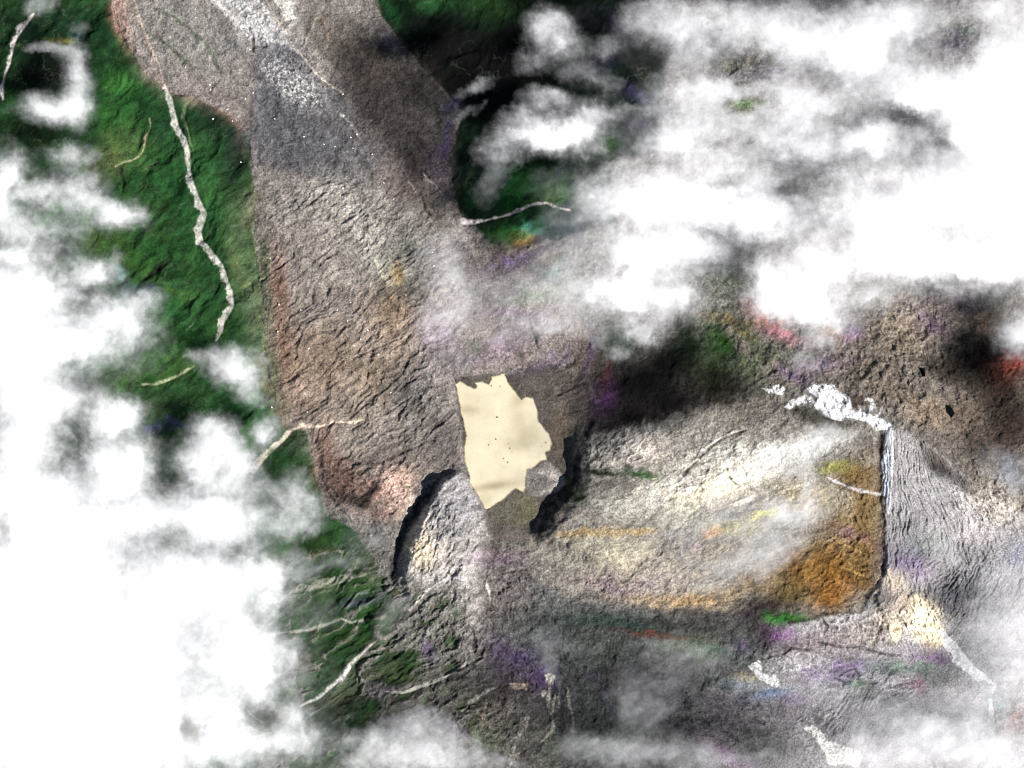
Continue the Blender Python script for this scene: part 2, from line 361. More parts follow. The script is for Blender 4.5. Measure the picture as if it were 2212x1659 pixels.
# saddle north of the crater, cloud shadow painted into its dark tones
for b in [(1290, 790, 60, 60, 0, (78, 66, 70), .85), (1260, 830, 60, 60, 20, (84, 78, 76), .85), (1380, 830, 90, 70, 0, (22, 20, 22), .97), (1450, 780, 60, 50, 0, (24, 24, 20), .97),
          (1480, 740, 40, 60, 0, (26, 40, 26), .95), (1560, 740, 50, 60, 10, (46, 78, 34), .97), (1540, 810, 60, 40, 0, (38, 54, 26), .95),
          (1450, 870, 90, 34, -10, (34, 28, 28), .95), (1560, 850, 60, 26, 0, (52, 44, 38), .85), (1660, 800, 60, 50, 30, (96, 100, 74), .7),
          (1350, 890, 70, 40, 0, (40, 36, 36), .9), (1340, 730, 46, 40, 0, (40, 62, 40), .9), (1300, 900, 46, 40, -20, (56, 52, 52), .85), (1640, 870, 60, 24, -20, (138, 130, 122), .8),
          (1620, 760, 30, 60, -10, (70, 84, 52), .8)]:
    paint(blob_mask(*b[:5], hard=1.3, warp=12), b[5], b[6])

# --- rugged brown rock to the north-east
NE = [(1560, 690), (1650, 780), (1750, 790), (1840, 700), (1900, 640), (2212, 600), (3200, 500), (3200, 1200), (2212, 1150), (2100, 1050), (2000, 960), (1920, 900), (1760, 830), (1640, 830)]
m_ne = poly_mask(NE, 20, 14, pad=60)
paint(m_ne, (130, 123, 116)); setw(W_rock, m_ne, 1.3)
for b in [(1960, 720, 70, 60, -30, (150, 138, 124), .8), (1880, 790, 60, 40, -40, (112, 104, 92), .6), (2100, 660, 60, 34, 0, (132, 124, 118), .7), (2110, 770, 60, 60, 0, (46, 40, 38), .9), (2070, 740, 34, 40, 20, (80, 76, 70), .8),  # darkest blobs here and below: cloud shadow painted into the rock colour
          (2160, 830, 60, 60, 0, (60, 48, 42), .92), (2190, 780, 30, 20, 0, (150, 74, 60), .7), (2050, 800, 60, 30, 10, (70, 64, 56), .8), (2010, 890, 60, 34, 10, (158, 142, 126), .9), (1930, 850, 60, 24, 20, (128, 116, 102), .7),
          (2180, 930, 60, 60, 0, (66, 54, 50), .9), (2110, 960, 40, 30, 30, (78, 70, 64), .8), (2000, 980, 60, 14, 32, (172, 160, 148), .7), (1970, 670, 60, 30, 0, (160, 150, 140), .7),
          (2140, 700, 30, 30, -60, (88, 66, 52), .7), (2090, 900, 40, 50, 0, (110, 96, 84), .7), (2180, 1020, 30, 40, 0, (110, 120, 136), .6)]:
    paint(blob_mask(*b[:5], hard=1.3, warp=12), b[5], b[6])

# --- fluted east flank
FL = [(1906, 925), (1960, 935), (2040, 985), (2110, 1050), (2212, 1110), (3200, 1300), (3200, 2400), (1500, 2400), (1500, 1500), (1640, 1430), (1700, 1350), (1860, 1320), (1912, 1235), (1905, 1050)]
m_fl = poly_mask(FL, 5, 4, pad=60)
paint(m_fl, (164, 161, 161)); setw(W_rock, m_fl, .45)
for b in [(1960, 1010, 26, 60, -20, (176, 172, 172), .8), (2030, 1010, 50, 16, 35, (66, 62, 60), .95), (2090, 1050, 40, 16, 38, (72, 68, 64), .9), (2020, 985, 60, 10, 36, (90, 80, 72), .7),
          (2000, 1110, 60, 40, 20, (166, 162, 164), .8), (2150, 1090, 60, 40, 30, (168, 160, 150), .8), (2100, 1150, 50, 30, 30, (196, 190, 188), .8), (1960, 1200, 46, 40, 0, (120, 114, 128), .8),
          (2050, 1290, 70, 40, -30, (120, 118, 122), .85), (2150, 1230, 60, 40, 0, (170, 168, 170), .8), (1990, 1290, 34, 26, 0, (112, 112, 112), .8), (1930, 1260, 26, 30, 45, (206, 190, 172), .7),
          (1990, 1330, 34, 44, -35, (236, 222, 190), .9), (2010, 1370, 24, 36, -30, (232, 214, 180), .9), (1920, 1340, 34, 30, 0, (196, 182, 160), .7), (1960, 1310, 24, 40, -40, (190, 176, 160), .7), (1900, 1290, 30, 26, -30, (110, 106, 102), .8),
          (1800, 1390, 70, 40, 0, (134, 126, 126), .85), (1880, 1370, 60, 34, 0, (140, 132, 124), .7), (1720, 1400, 50, 26, -20, (120, 110, 112), .8), (1640, 1380, 60, 50, 0, (44, 38, 44), .9), (1600, 1430, 60, 24, 20, (40, 46, 44), .8),  # darkest blobs at the end: cloud shadow painted into the ground
          (1740, 1440, 50, 24, 20, (184, 182, 182), .6), (1830, 1450, 60, 34, 0, (120, 116, 130), .7), (1900, 1440, 60, 20, 10, (110, 112, 116), .8), (2000, 1460, 60, 30, 0, (122, 124, 122), .8), (2030, 1420, 40, 18, 20, (98, 78, 108), .7),
          (1870, 1500, 40, 34, 0, (110, 110, 108), .8), (1780, 1570, 50, 34, 0, (172, 168, 166), .7), (1870, 1570, 60, 60, -30, (150, 146, 148), .8), (1960, 1500, 60, 34, 0, (140, 138, 142), .8),
          (1560, 1560, 90, 70, 0, (100, 96, 104), .8), (1640, 1600, 90, 60, 20, (92, 94, 92), .8), (1700, 1540, 50, 40, 0, (124, 118, 122), .7), (2100, 1440, 50, 60, -30, (150, 150, 152), .8)]:
    paint(blob_mask(*b[:5], hard=1.3, warp=9), b[5], b[6])
# lower centre slopes (the basin below the crater rim)
LC = [(1160, 1260), (1240, 1300), (1330, 1312), (1450, 1330), (1600, 1345), (1650, 1390), (1640, 1440), (1520, 1500), (1500, 2300), (1220, 2300), (1200, 1500), (1120, 1380)]
m = poly_mask(LC, 22, 12, pad=60)
paint(m, (104, 106, 104), .9)
for b in [(1330, 1345, 120, 14, 4, (70, 104, 92), .8), (1480, 1350, 90, 10, 4, (78, 74, 70), .8), (1420, 1372, 90, 6, 7, (150, 84, 60), .8), (1540, 1400, 60, 8, 20, (64, 96, 84), .6),
          (1500, 1400, 70, 26, 10, (112, 128, 104), .6), (1280, 1400, 80, 40, 0, (98, 104, 96), .8), (1520, 1330, 90, 16, 5, (66, 62, 60), .7), (1440, 1500, 70, 60, 0, (104, 102, 108), .7),
          (1380, 1470, 34, 60, 0, (70, 72, 76), .7), (1460, 1570, 70, 20, -10, (70, 68, 72), .7), (1340, 1560, 60, 50, 0, (84, 92, 84), .7)]:
    paint(blob_mask(*b[:5], hard=1.3, warp=12), b[5], b[6])

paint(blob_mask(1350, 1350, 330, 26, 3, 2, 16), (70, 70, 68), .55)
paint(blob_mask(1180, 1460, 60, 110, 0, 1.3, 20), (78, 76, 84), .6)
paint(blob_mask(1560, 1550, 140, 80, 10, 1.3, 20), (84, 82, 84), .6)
sl, k = poly_mask([(600, 1200), (780, 1170), (860, 1250), (1000, 1300), (1060, 1400), (1040, 1520), (960, 1680), (560, 1700), (560, 1300)], 24, 12, pad=70)
sp_ = fbm(GX[sl] + 26 * E2[sl], GY[sl], 40, 5, 151, ang=-37, stretch=3.2, ridged=True, gain=.55)
grn = fbm(GX[sl], GY[sl], 70, 3, 153) * .5 + sstep(1000, 720, GX[sl]) * .62 - .20
isg = sstep(-.08, .12, grn - (sp_ - .35) * .8)
rockc = lin((112, 110, 105)); grnc = lin((44, 76, 38))
mixc = rockc * (1 - isg[..., None]) + grnc * isg[..., None]
kk = (k * .8)[..., None]
col[sl] = col[sl] * (1 - kk) + mixc * kk
hgt[sl] += k * (sp_ - .3) * 62
W_veg[sl] = W_veg[sl] * (1 - k) + k * isg; W_rock[sl] = W_rock[sl] * (1 - k) + k * (1 - .8 * isg)
crest = sstep(.55, .85, sp_) * k * .22
col[sl] = col[sl] * (1 - crest[..., None]) + lin((196, 192, 184)) * crest[..., None]
for b in [(745, 1035, 44, 34, 0, (84, 68, 60), .7), (722, 1000, 30, 24, 0, (104, 82, 72), .6), (800, 1070, 12, 34, 35, (22, 20, 20), .85), (778, 1085, 40, 14, 20, (40, 34, 32), .7), (735, 1070, 40, 20, 20, (48, 40, 38), .6),
          (852, 1040, 26, 40, -20, (204, 178, 164), .75), (862, 1090, 34, 18, -40, (206, 182, 168), .6), (885, 1085, 24, 12, -35, (200, 184, 172), .5), (826, 1110, 40, 14, -10, (150, 124, 116), .6)]:
    paint(blob_mask(*b[:5], hard=1.3, warp=9), b[5], b[6])
for b in [(1410, 840, 130, 56, -5, (14, 13, 14), .75), (1560, 830, 70, 40, 0, (30, 34, 24), .6), (1350, 905, 70, 26, -10, (22, 20, 20), .7), (2110, 790, 60, 60, 0, (34, 28, 26), .6), (2170, 880, 50, 60, 0, (42, 34, 30), .6)]:  # painted cloud shadow deepened over the saddle and north-east rock
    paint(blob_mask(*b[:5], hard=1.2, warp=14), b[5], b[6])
sl, k = line_mask([(1000, 1230, 30), (1005, 1290, 26), (1015, 1350, 20), (1010, 1420, 10)], 20, 9, 6)
paint((sl, k), (158, 154, 150), .6)
# --- sensor colour fringes painted as ground tints (violet and green ground patches around the basin)
PUR, GRN = (128, 84, 150), (84, 140, 66)
for b in [(1090, 745, 44, 26, -10, PUR, .7), (1120, 680, 60, 16, 8, (176, 120, 190), .7), (1040, 775, 30, 16, 0, (150, 110, 160), .6), (950, 710, 34, 34, 0, (180, 140, 190), .6), (1200, 775, 60, 14, -20, (84, 62, 130), .8),
          (1270, 760, 10, 46, 14, (60, 44, 110), .85), (1298, 780, 9, 40, 8, (60, 90, 36), .6), (1310, 810, 8, 40, 10, (120, 60, 60), .7), (1305, 860, 20, 30, 25, (96, 24, 120), .8), (1150, 640, 60, 14, -15, (110, 160, 84), .7), (1110, 690, 40, 9, 0, GRN, .5),
          (1250, 770, 20, 30, 30, (150, 130, 80), .6), (1110, 565, 50, 18, -20, (150, 100, 190), .7), (1130, 520, 26, 16, -10, (220, 180, 60), .8), (1145, 495, 26, 12, 10, (90, 200, 190), .8), (1200, 590, 30, 16, -10, (100, 190, 170), .6),
          (1030, 755, 20, 14, 0, GRN, .5), (1180, 560, 20, 10, -20, (190, 150, 60), .5), (960, 300, 10, 40, 15, (110, 84, 160), .8), (975, 250, 30, 8, -30, (150, 150, 120), .6), (950, 370, 22, 40, 0, (110, 90, 120), .6),
          (980, 230, 22, 8, -25, (130, 130, 200), .5), (1300, 130, 34, 18, -30, (86, 66, 130), .8), (1340, 60, 26, 30, 0, (90, 66, 130), .7), (1390, 210, 50, 14, 30, (92, 66, 150), .8), (1380, 270, 34, 16, 0, (84, 56, 140), .8), (1240, 40, 40, 20, 0, (60, 50, 80), .6),
          (1660, 160, 50, 12, 0, (90, 64, 130), .8), (1610, 225, 30, 12, 0, (90, 160, 50), .9), (1590, 140, 40, 14, 0, (84, 110, 60), .8), (2060, 90, 50, 20, 0, (104, 84, 140), .8), (2080, 68, 50, 12, 10, (84, 120, 84), .8),
          (1900, 410, 60, 20, 10, (190, 120, 190), .7), (1870, 420, 40, 12, 10, (110, 190, 130), .8), (1890, 470, 30, 20, 0, (190, 110, 200), .5), (1570, 600, 50, 34, 0, (90, 130, 80), .9), (1720, 410, 60, 14, 0, (70, 64, 40), .9),
          (1655, 690, 50, 16, 35, (226, 84, 60), .95), (1700, 725, 40, 14, 20, (226, 130, 160), .8), (1800, 720, 30, 14, 20, (230, 150, 90), .8), (1580, 690, 50, 8, 10, (190, 140, 50), .7), (1610, 720, 26, 6, 20, (190, 150, 40), .6),
          (1760, 790, 60, 14, -10, (160, 120, 176), .75), (1720, 815, 34, 12, 20, (150, 100, 180), .6), (1840, 720, 20, 14, -40, (160, 80, 200), .7), (1640, 790, 26, 20, 0, (80, 130, 60), .6), (2010, 700, 30, 20, 30, (150, 100, 170), .7), (2060, 650, 60, 18, 0, (140, 120, 150), .6),
          (2160, 660, 16, 26, -30, (70, 120, 60), .7), (2180, 790, 30, 26, 0, (190, 84, 60), .7), (1860, 1160, 34, 9, 25, (160, 100, 170), .8), (1830, 1150, 30, 10, 10, (180, 130, 180), .5), (1900, 1190, 10, 30, 0, (110, 80, 130), .5),
          (1500, 1180, 20, 12, 0, (190, 140, 190), .5), (1400, 1260, 60, 26, 0, (176, 150, 170), .6), (1320, 1270, 40, 12, 20, (160, 110, 170), .5), (1060, 1210, 50, 14, 0, (140, 90, 140), .6), (780, 1300, 40, 9, -12, (110, 70, 150), .85), (760, 1270, 50, 12, -10, (110, 150, 90), .5),
          (1120, 1420, 60, 22, 25, (110, 80, 150), .8), (1170, 1470, 26, 18, 20, (140, 90, 180), .8), (920, 1410, 14, 20, -35, (110, 70, 140), .8), (1000, 1590, 26, 10, 30, (190, 110, 200), .7), (1020, 1600, 34, 14, 10, (90, 150, 70), .6), (840, 1490, 40, 6, -10, (170, 120, 180), .6),
          (1690, 1370, 26, 14, 0, (180, 110, 190), .8), (1600, 1400, 34, 14, -10, (80, 54, 110), .8), (1680, 1340, 20, 9, 10, (60, 190, 60), .8), (1760, 1460, 40, 14, 0, (140, 100, 170), .7), (1830, 1440, 26, 10, 0, (150, 90, 170), .7), (1720, 1510, 40, 14, 0, (140, 110, 170), .6),
          (1850, 1480, 20, 10, 0, (80, 150, 80), .6), (1990, 1420, 40, 9, 10, (150, 90, 160), .7), (1960, 1440, 60, 9, 0, (80, 150, 90), .6), (1980, 1480, 20, 12, 30, (190, 100, 130), .7), (1660, 1500, 46, 9, -10, (110, 150, 200), .8), (1600, 1480, 40, 12, 10, (120, 160, 180), .7), (1620, 1465, 30, 8, 0, (220, 190, 130), .7),
          (1990, 1180, 30, 26, 30, (120, 150, 120), .7), (1990, 1230, 20, 26, -30, (170, 130, 190), .7), (1950, 1220, 30, 9, 0, (120, 84, 150), .5), (2200, 1200, 20, 26, 0, (140, 150, 200), .6), (1580, 1640, 60, 14, 30, (180, 120, 180), .6), (2180, 1560, 30, 30, 20, (190, 110, 90), .7), (2160, 1530, 26, 26, 0, (110, 170, 170), .7),
          (1300, 1500, 14, 50, -30, (100, 84, 150), .5), (1330, 1610, 60, 16, -10, (150, 170, 130), .5), (330, 930, 30, 8, -10, (90, 80, 190), .8), (380, 915, 30, 8, 10, (100, 80, 180), .8), (300, 630, 40, 10, -8, (120, 104, 190), .6), (365, 625, 30, 9, 25, (110, 160, 50), .8),
          (140, 88, 26, 5, 0, (200, 190, 40), .8), (165, 84, 16, 10, -20, (90, 120, 160), .7), (255, 590, 10, 26, -25, (140, 220, 230), .7), (455, 625, 16, 8, 0, (40, 36, 56), .9), (1480, 660, 60, 16, 0, (120, 130, 120), .5)]:
    sl, k = blob_mask(b[0], b[1], b[2] * 1.15, b[3] * 1.2, b[4], hard=1.0, warp=12)
    k = k * np.clip(.75 + .8 * E1[sl], .1, 1.2)
    paint((sl, np.clip(k, 0, 1)), tuple(.8 * v + .2 * (sum(b[5]) / 3) for v in b[5]), b[6] * .54)

# --- snow on the summit ridge
SNOW = T(2, 1, [(850, 840), (980, 830), (1010, 890), (1070, 920), (1090, 980), (1130, 1000), (1180, 1020), (1220, 1040), (1270, 1050), (1320, 1060), (1345, 1100),
                (1310, 1125), (1240, 1115), (1180, 1070), (1100, 1050), (1000, 1070), (930, 1040), (880, 1000), (830, 960), (860, 920), (800, 860)])
m_snow = poly_mask(SNOW, 2.5, 6)
sl = m_snow[0]
streak = sstep(-0.25, 0.25, fbm(GX[sl], GY[sl], 8, 5, 61, ang=65, stretch=2.6, gain=.65) + 0.30)
m_snow = (sl, m_snow[1] * streak)
paint(m_snow, (250, 250, 252))
for pts in [T(2, 1, [(500, 860), (620, 830), (660, 860), (640, 900), (560, 890)]), T(2, 1, [(700, 930), (830, 900), (860, 950), (760, 960), (700, 990), (650, 980)]),
            T(2, 1, [(1190, 920), (1230, 925), (1240, 980), (1200, 1010), (1215, 950)]), T(2, 1, [(1080, 1010), (1180, 920), (1150, 1000), (1120, 1040)]),
            T(2, 1, [(1240, 1040), (1290, 970), (1270, 1050)])]:
    sl, k = poly_mask(pts, 2, 4)
    k = k * sstep(-.3, .2, fbm(GX[sl], GY[sl], 8, 4, 63, ang=110, stretch=2) + 0.15)
    paint((sl, k), (248, 246, 244), .95)
paint(poly_mask(T(2, 1, [(1085, 900), (1160, 900), (1180, 960), (1130, 1010), (1085, 990)]), 3, 4), (84, 72, 66), .8)
# white and cream outcrops further down the flank
for pts, c in [(T(2, 2, [(780, 1400), (850, 1385), (950, 1480), (1150, 1560), (1140, 1650), (950, 1640), (930, 1560), (840, 1450)]), (238, 234, 226)),
               (T(2, 2, [(430, 1000), (490, 960), (520, 1040), (600, 1060), (640, 1140), (560, 1120), (480, 1060)]), (226, 226, 224)),
               (T(2, 2, [(1520, 530), (1600, 620), (1660, 720), (1690, 860), (1600, 830), (1540, 760), (1480, 650)]), (240, 226, 196)),
               (T(2, 2, [(1330, 720), (1420, 700), (1410, 840), (1350, 840)]), (222, 204, 176)),
               (T(1, 2, [(1320, 1060), (1350, 1040), (1385, 1065), (1370, 1110), (1330, 1100)]), (222, 218, 206)),
               (T(1, 2, [(1295, 1160), (1330, 1150), (1335, 1190), (1300, 1200)]), (216, 210, 200)),
               (T(1, 2, [(1080, 1110), (1200, 1110), (1200, 1160), (1110, 1140)]), (190, 176, 164)),
               (T(1, 2, [(1190, 1330), (1215, 1330), (1210, 1390), (1190, 1395)]), (214, 206, 196)),
               (T(1, 2, [(1090, 1640), (1130, 1560), (1170, 1545), (1130, 1640)]), (206, 200, 190))]:
    sl, k = poly_mask(pts, 2.5, 5)
    k = k * (0.45 + 0.55 * sstep(-.3, .1, fbm(GX[sl], GY[sl], 7, 3, 67)))
    paint((sl, k), c, .95)

# --- pale streaks on the cream plateau, furrow lines in the debris
sl = m_crat[0]
st = sstep(0.15, 0.6, fbm(GX[sl], GY[sl], 14, 4, 71, ang=-22, stretch=5))
paint((sl, m_crat[1] * st * np.exp(-(((GX[sl] - 1560) / 190) ** 2 + ((GY[sl] - 1050) / 70) ** 2))), (248, 238, 218), .9)
st = sstep(0.2, 0.7, fbm(GX[sl], GY[sl], 12, 4, 73, ang=-14, stretch=5))
paint((sl, m_crat[1] * st * np.exp(-(((GX[sl] - 1480) / 200) ** 2 + ((GY[sl] - 1290) / 40) ** 2))), (84, 70, 50), .5)

# ================================================================== relief
def relief(m, dz):
    lift(m, dz)

for b in [(1880, 860, 260, 160, 20, 330), (2050, 1000, 300, 160, 40, 120), (930, 1180, 90, 130, 20, 60), (1110, 1000, 170, 220, 0, -60), (300, 300, 250, 300, 0, -40),
          (640, 100, 120, 400, -30, 30), (1560, 1320, 320, 50, 5, 50), (1500, 1100, 200, 110, 0, -40), (200, 1200, 400, 400, 0, -70), (1150, 150, 150, 150, 0, -60)]:
    relief(blob_mask(*b[:5], hard=1.0), b[5])
# cliffs: the plateau stands above the lake, the cone above the western gully, the flank above the crater
PLAT = T(1, 1, [(1540, 1085), (1800, 1040)]) + [(1380, 930), (1430, 1000), (1430, 1150), (1360, 1220), (1290, 1220), (1200, 1180), (1162, 1150),
        (1190, 1100), (1222, 1060), (1240, 1030), (1240, 960)]
sl, k = poly_mask(PLAT, 19, 4, rough2=4, pad=70)
lift((sl, k * sstep(1440, 1290, GX[sl]) * sstep(900, 990, GY[sl])), 240)
sl, k = poly_mask(CONE, 14, 5, rough2=3, pad=60)
lift((sl, k * sstep(1400, 1180, GY[sl])), 150)
lift(line_mask([(955, 1050, 10), (985, 1110, 22), (995, 1180, 26), (1000, 1250, 20), (1010, 1330, 14), (1000, 1400, 6)], 24, 6, 5), 60)
lift(poly_mask([(920, 1090), (960, 1060), (1000, 1110), (1010, 1200), (985, 1270), (930, 1250), (900, 1190)], 30, 10, pad=90), 60)
FLANK = [(1905, 930), (1960, 900), (2200, 900), (2260, 1660), (2050, 1660), (1950, 1420), (1890, 1290), (1912, 1235), (1904, 1050)]
sl, k = poly_mask(FLANK, 6, 4, rough2=3, pad=50)
lift((sl, k * sstep(2080, 1930, GX[sl]) * sstep(910, 950, GY[sl]) * sstep(1420, 1260, GY[sl]) * (.55 + .5 * np.clip(E2[sl] + .3, 0, 1))), 75)
lift(poly_mask([(560, 440), (700, 420), (860, 480), (960, 560), (980, 760), (960, 840), (850, 830), (700, 860), (620, 880), (590, 780), (568, 600)], 40, 12, pad=120), 40)
lift(poly_mask([(690, 950), (760, 1000), (870, 1000), (890, 1070), (850, 1120), (760, 1120), (700, 1060)], 8, 6), 40)
# trench walls: carve narrow troughs and paint the cliff shade in dark
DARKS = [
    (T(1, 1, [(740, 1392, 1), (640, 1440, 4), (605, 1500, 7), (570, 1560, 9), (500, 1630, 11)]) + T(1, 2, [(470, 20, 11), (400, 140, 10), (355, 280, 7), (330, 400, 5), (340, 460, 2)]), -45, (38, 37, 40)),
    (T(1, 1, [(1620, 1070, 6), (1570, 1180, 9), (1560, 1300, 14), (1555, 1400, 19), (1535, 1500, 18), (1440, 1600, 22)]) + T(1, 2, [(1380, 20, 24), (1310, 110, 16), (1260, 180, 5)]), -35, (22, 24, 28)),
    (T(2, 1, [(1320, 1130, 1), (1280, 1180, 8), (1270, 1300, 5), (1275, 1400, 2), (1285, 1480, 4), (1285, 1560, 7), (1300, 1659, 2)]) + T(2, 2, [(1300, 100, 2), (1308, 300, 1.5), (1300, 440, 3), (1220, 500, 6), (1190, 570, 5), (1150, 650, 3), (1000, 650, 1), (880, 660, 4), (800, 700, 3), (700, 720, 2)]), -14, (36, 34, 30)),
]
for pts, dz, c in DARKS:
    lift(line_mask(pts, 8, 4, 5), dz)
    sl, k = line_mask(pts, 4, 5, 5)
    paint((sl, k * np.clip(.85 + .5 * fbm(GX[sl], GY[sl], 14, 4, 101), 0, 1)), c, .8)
# thin crevices
CRACKS = [T(0, 1, [(1900, 520, 1), (1940, 440, 1.5), (2060, 380, 1.5), (2140, 300, 1)]), T(1, 1, [(0, 730, 2), (90, 660, 2.5), (230, 600, 1.5), (400, 520, 1)]),
          T(1, 1, [(60, 1050, 2), (180, 940, 2.5), (300, 850, 3), (380, 780, 2), (430, 690, 1.5), (440, 580, 1)]), T(1, 1, [(300, 1330, 3), (360, 1290, 3), (430, 1260, 2), (540, 1210, 1.5), (650, 1185, 1)]),
          T(1, 1, [(340, 900, 3), (420, 830, 2), (480, 800, 1)]), T(1, 1, [(400, 1040, 4), (460, 990, 3), (520, 950, 1.5)]), T(1, 1, [(300, 1020, 2), (380, 960, 2), (450, 920, 1)]),
          T(1, 1, [(110, 540, 1.5), (135, 480, 1)]), T(1, 1, [(180, 1520, 9), (230, 1460, 5), (250, 1400, 3), (270, 1330, 2)]), T(1, 1, [(120, 1410, 5), (160, 1385, 5)]),
          T(2, 1, [(400, 1130, 1), (240, 1190, 2), (140, 1280, 3), (70, 1350, 2), (0, 1420, 4)]), T(2, 1, [(285, 1370, 1.5), (300, 1430, 2), (345, 1480, 2), (385, 1500, 1)]), T(2, 1, [(385, 1340, 1), (400, 1400, 1.5), (415, 1430, 1)]),
          T(2, 2, [(745, 350, 1), (735, 435, 1.5)]), T(2, 2, [(1000, 430, 1), (960, 460, 1), (930, 480, 1)]), T(2, 2, [(510, 955, 2.5), (570, 940, 2.5), (650, 925, 3), (700, 880, 3), (800, 895, 1.5)]),
          T(2, 2, [(1010, 1060, 2), (1060, 1020, 2.5), (1110, 1010, 2.5), (1140, 1040, 2), (1135, 1100, 1.5)]), T(2, 2, [(985, 1070, 2), (1040, 1100, 3), (1040, 1130, 2)]), T(2, 2, [(1280, 720, 2), (1280, 760, 3), (1240, 820, 2)]),
          T(2, 2, [(905, 690, 2), (940, 730, 3), (910, 790, 3)]), T(2, 2, [(880, 840, 1.5), (1000, 870, 2), (1150, 870, 3), (1300, 920, 3), (1400, 930, 2)]), T(2, 2, [(1150, 1310, 1), (1165, 1230, 1.5), (1200, 1160, 1)]),
          T(1, 2, [(340, 940, 5), (400, 900, 2)]), T(1, 2, [(650, 560, 3), (700, 480, 2), (720, 400, 1)]), T(1, 2, [(860, 900, 5), (870, 830, 3), (850, 760, 1)]), T(1, 2, [(700, 1080, 7), (800, 1060, 7), (860, 1000, 5)]),
          T(1, 2, [(1010, 405, 2), (1130, 385, 2), (1200, 375, 1)]), T(1, 2, [(1405, 190, 2), (1410, 240, 1)]), T(1, 1, [(1440, 1030, 2), (1550, 1000, 1)]), T(1, 1, [(1400, 900, 2), (1520, 840, 2), (1600, 800, 1)]),
          T(1, 1, [(1215, 410, 3), (1270, 370, 1)]), T(1, 1, [(1220, 430, 1), (1250, 520, 1.5), (1270, 600, 1.5)]), T(1, 0, [(545, 1110, 3), (570, 1160, 2)]), T(1, 0, [(520, 1280, 1), (540, 1360, 2.5), (600, 1400, 1)]),
          T(0, 1, [(940, 150, 3), (1020, 80, 9), (1100, 10, 6)]), T(0, 2, [(2085, 0, 1.5), (2075, 150, 2)]), T(0, 0, [(935, 1000, 1), (1040, 870, 1)]), T(0, 0, [(920, 1110, 1), (960, 1080, 2), (1020, 1050, 2)]),
          T(0, 0, [(780, 1090, 3), (800, 1180, 4), (790, 1240, 2)]), T(0, 0, [(1620, 170, 2), (1640, 250, 4), (1640, 330, 3)])]
for pts in CRACKS:
    lift(line_mask(pts, 2.5, 1, 4), -16)
    sl, k = line_mask(pts, 1.6, 1.6, 4)
    paint((sl, k * np.clip(.6 + .9 * fbm(GX[sl], GY[sl], 12, 4, 99), 0, 1)), (44, 41, 38), .8)

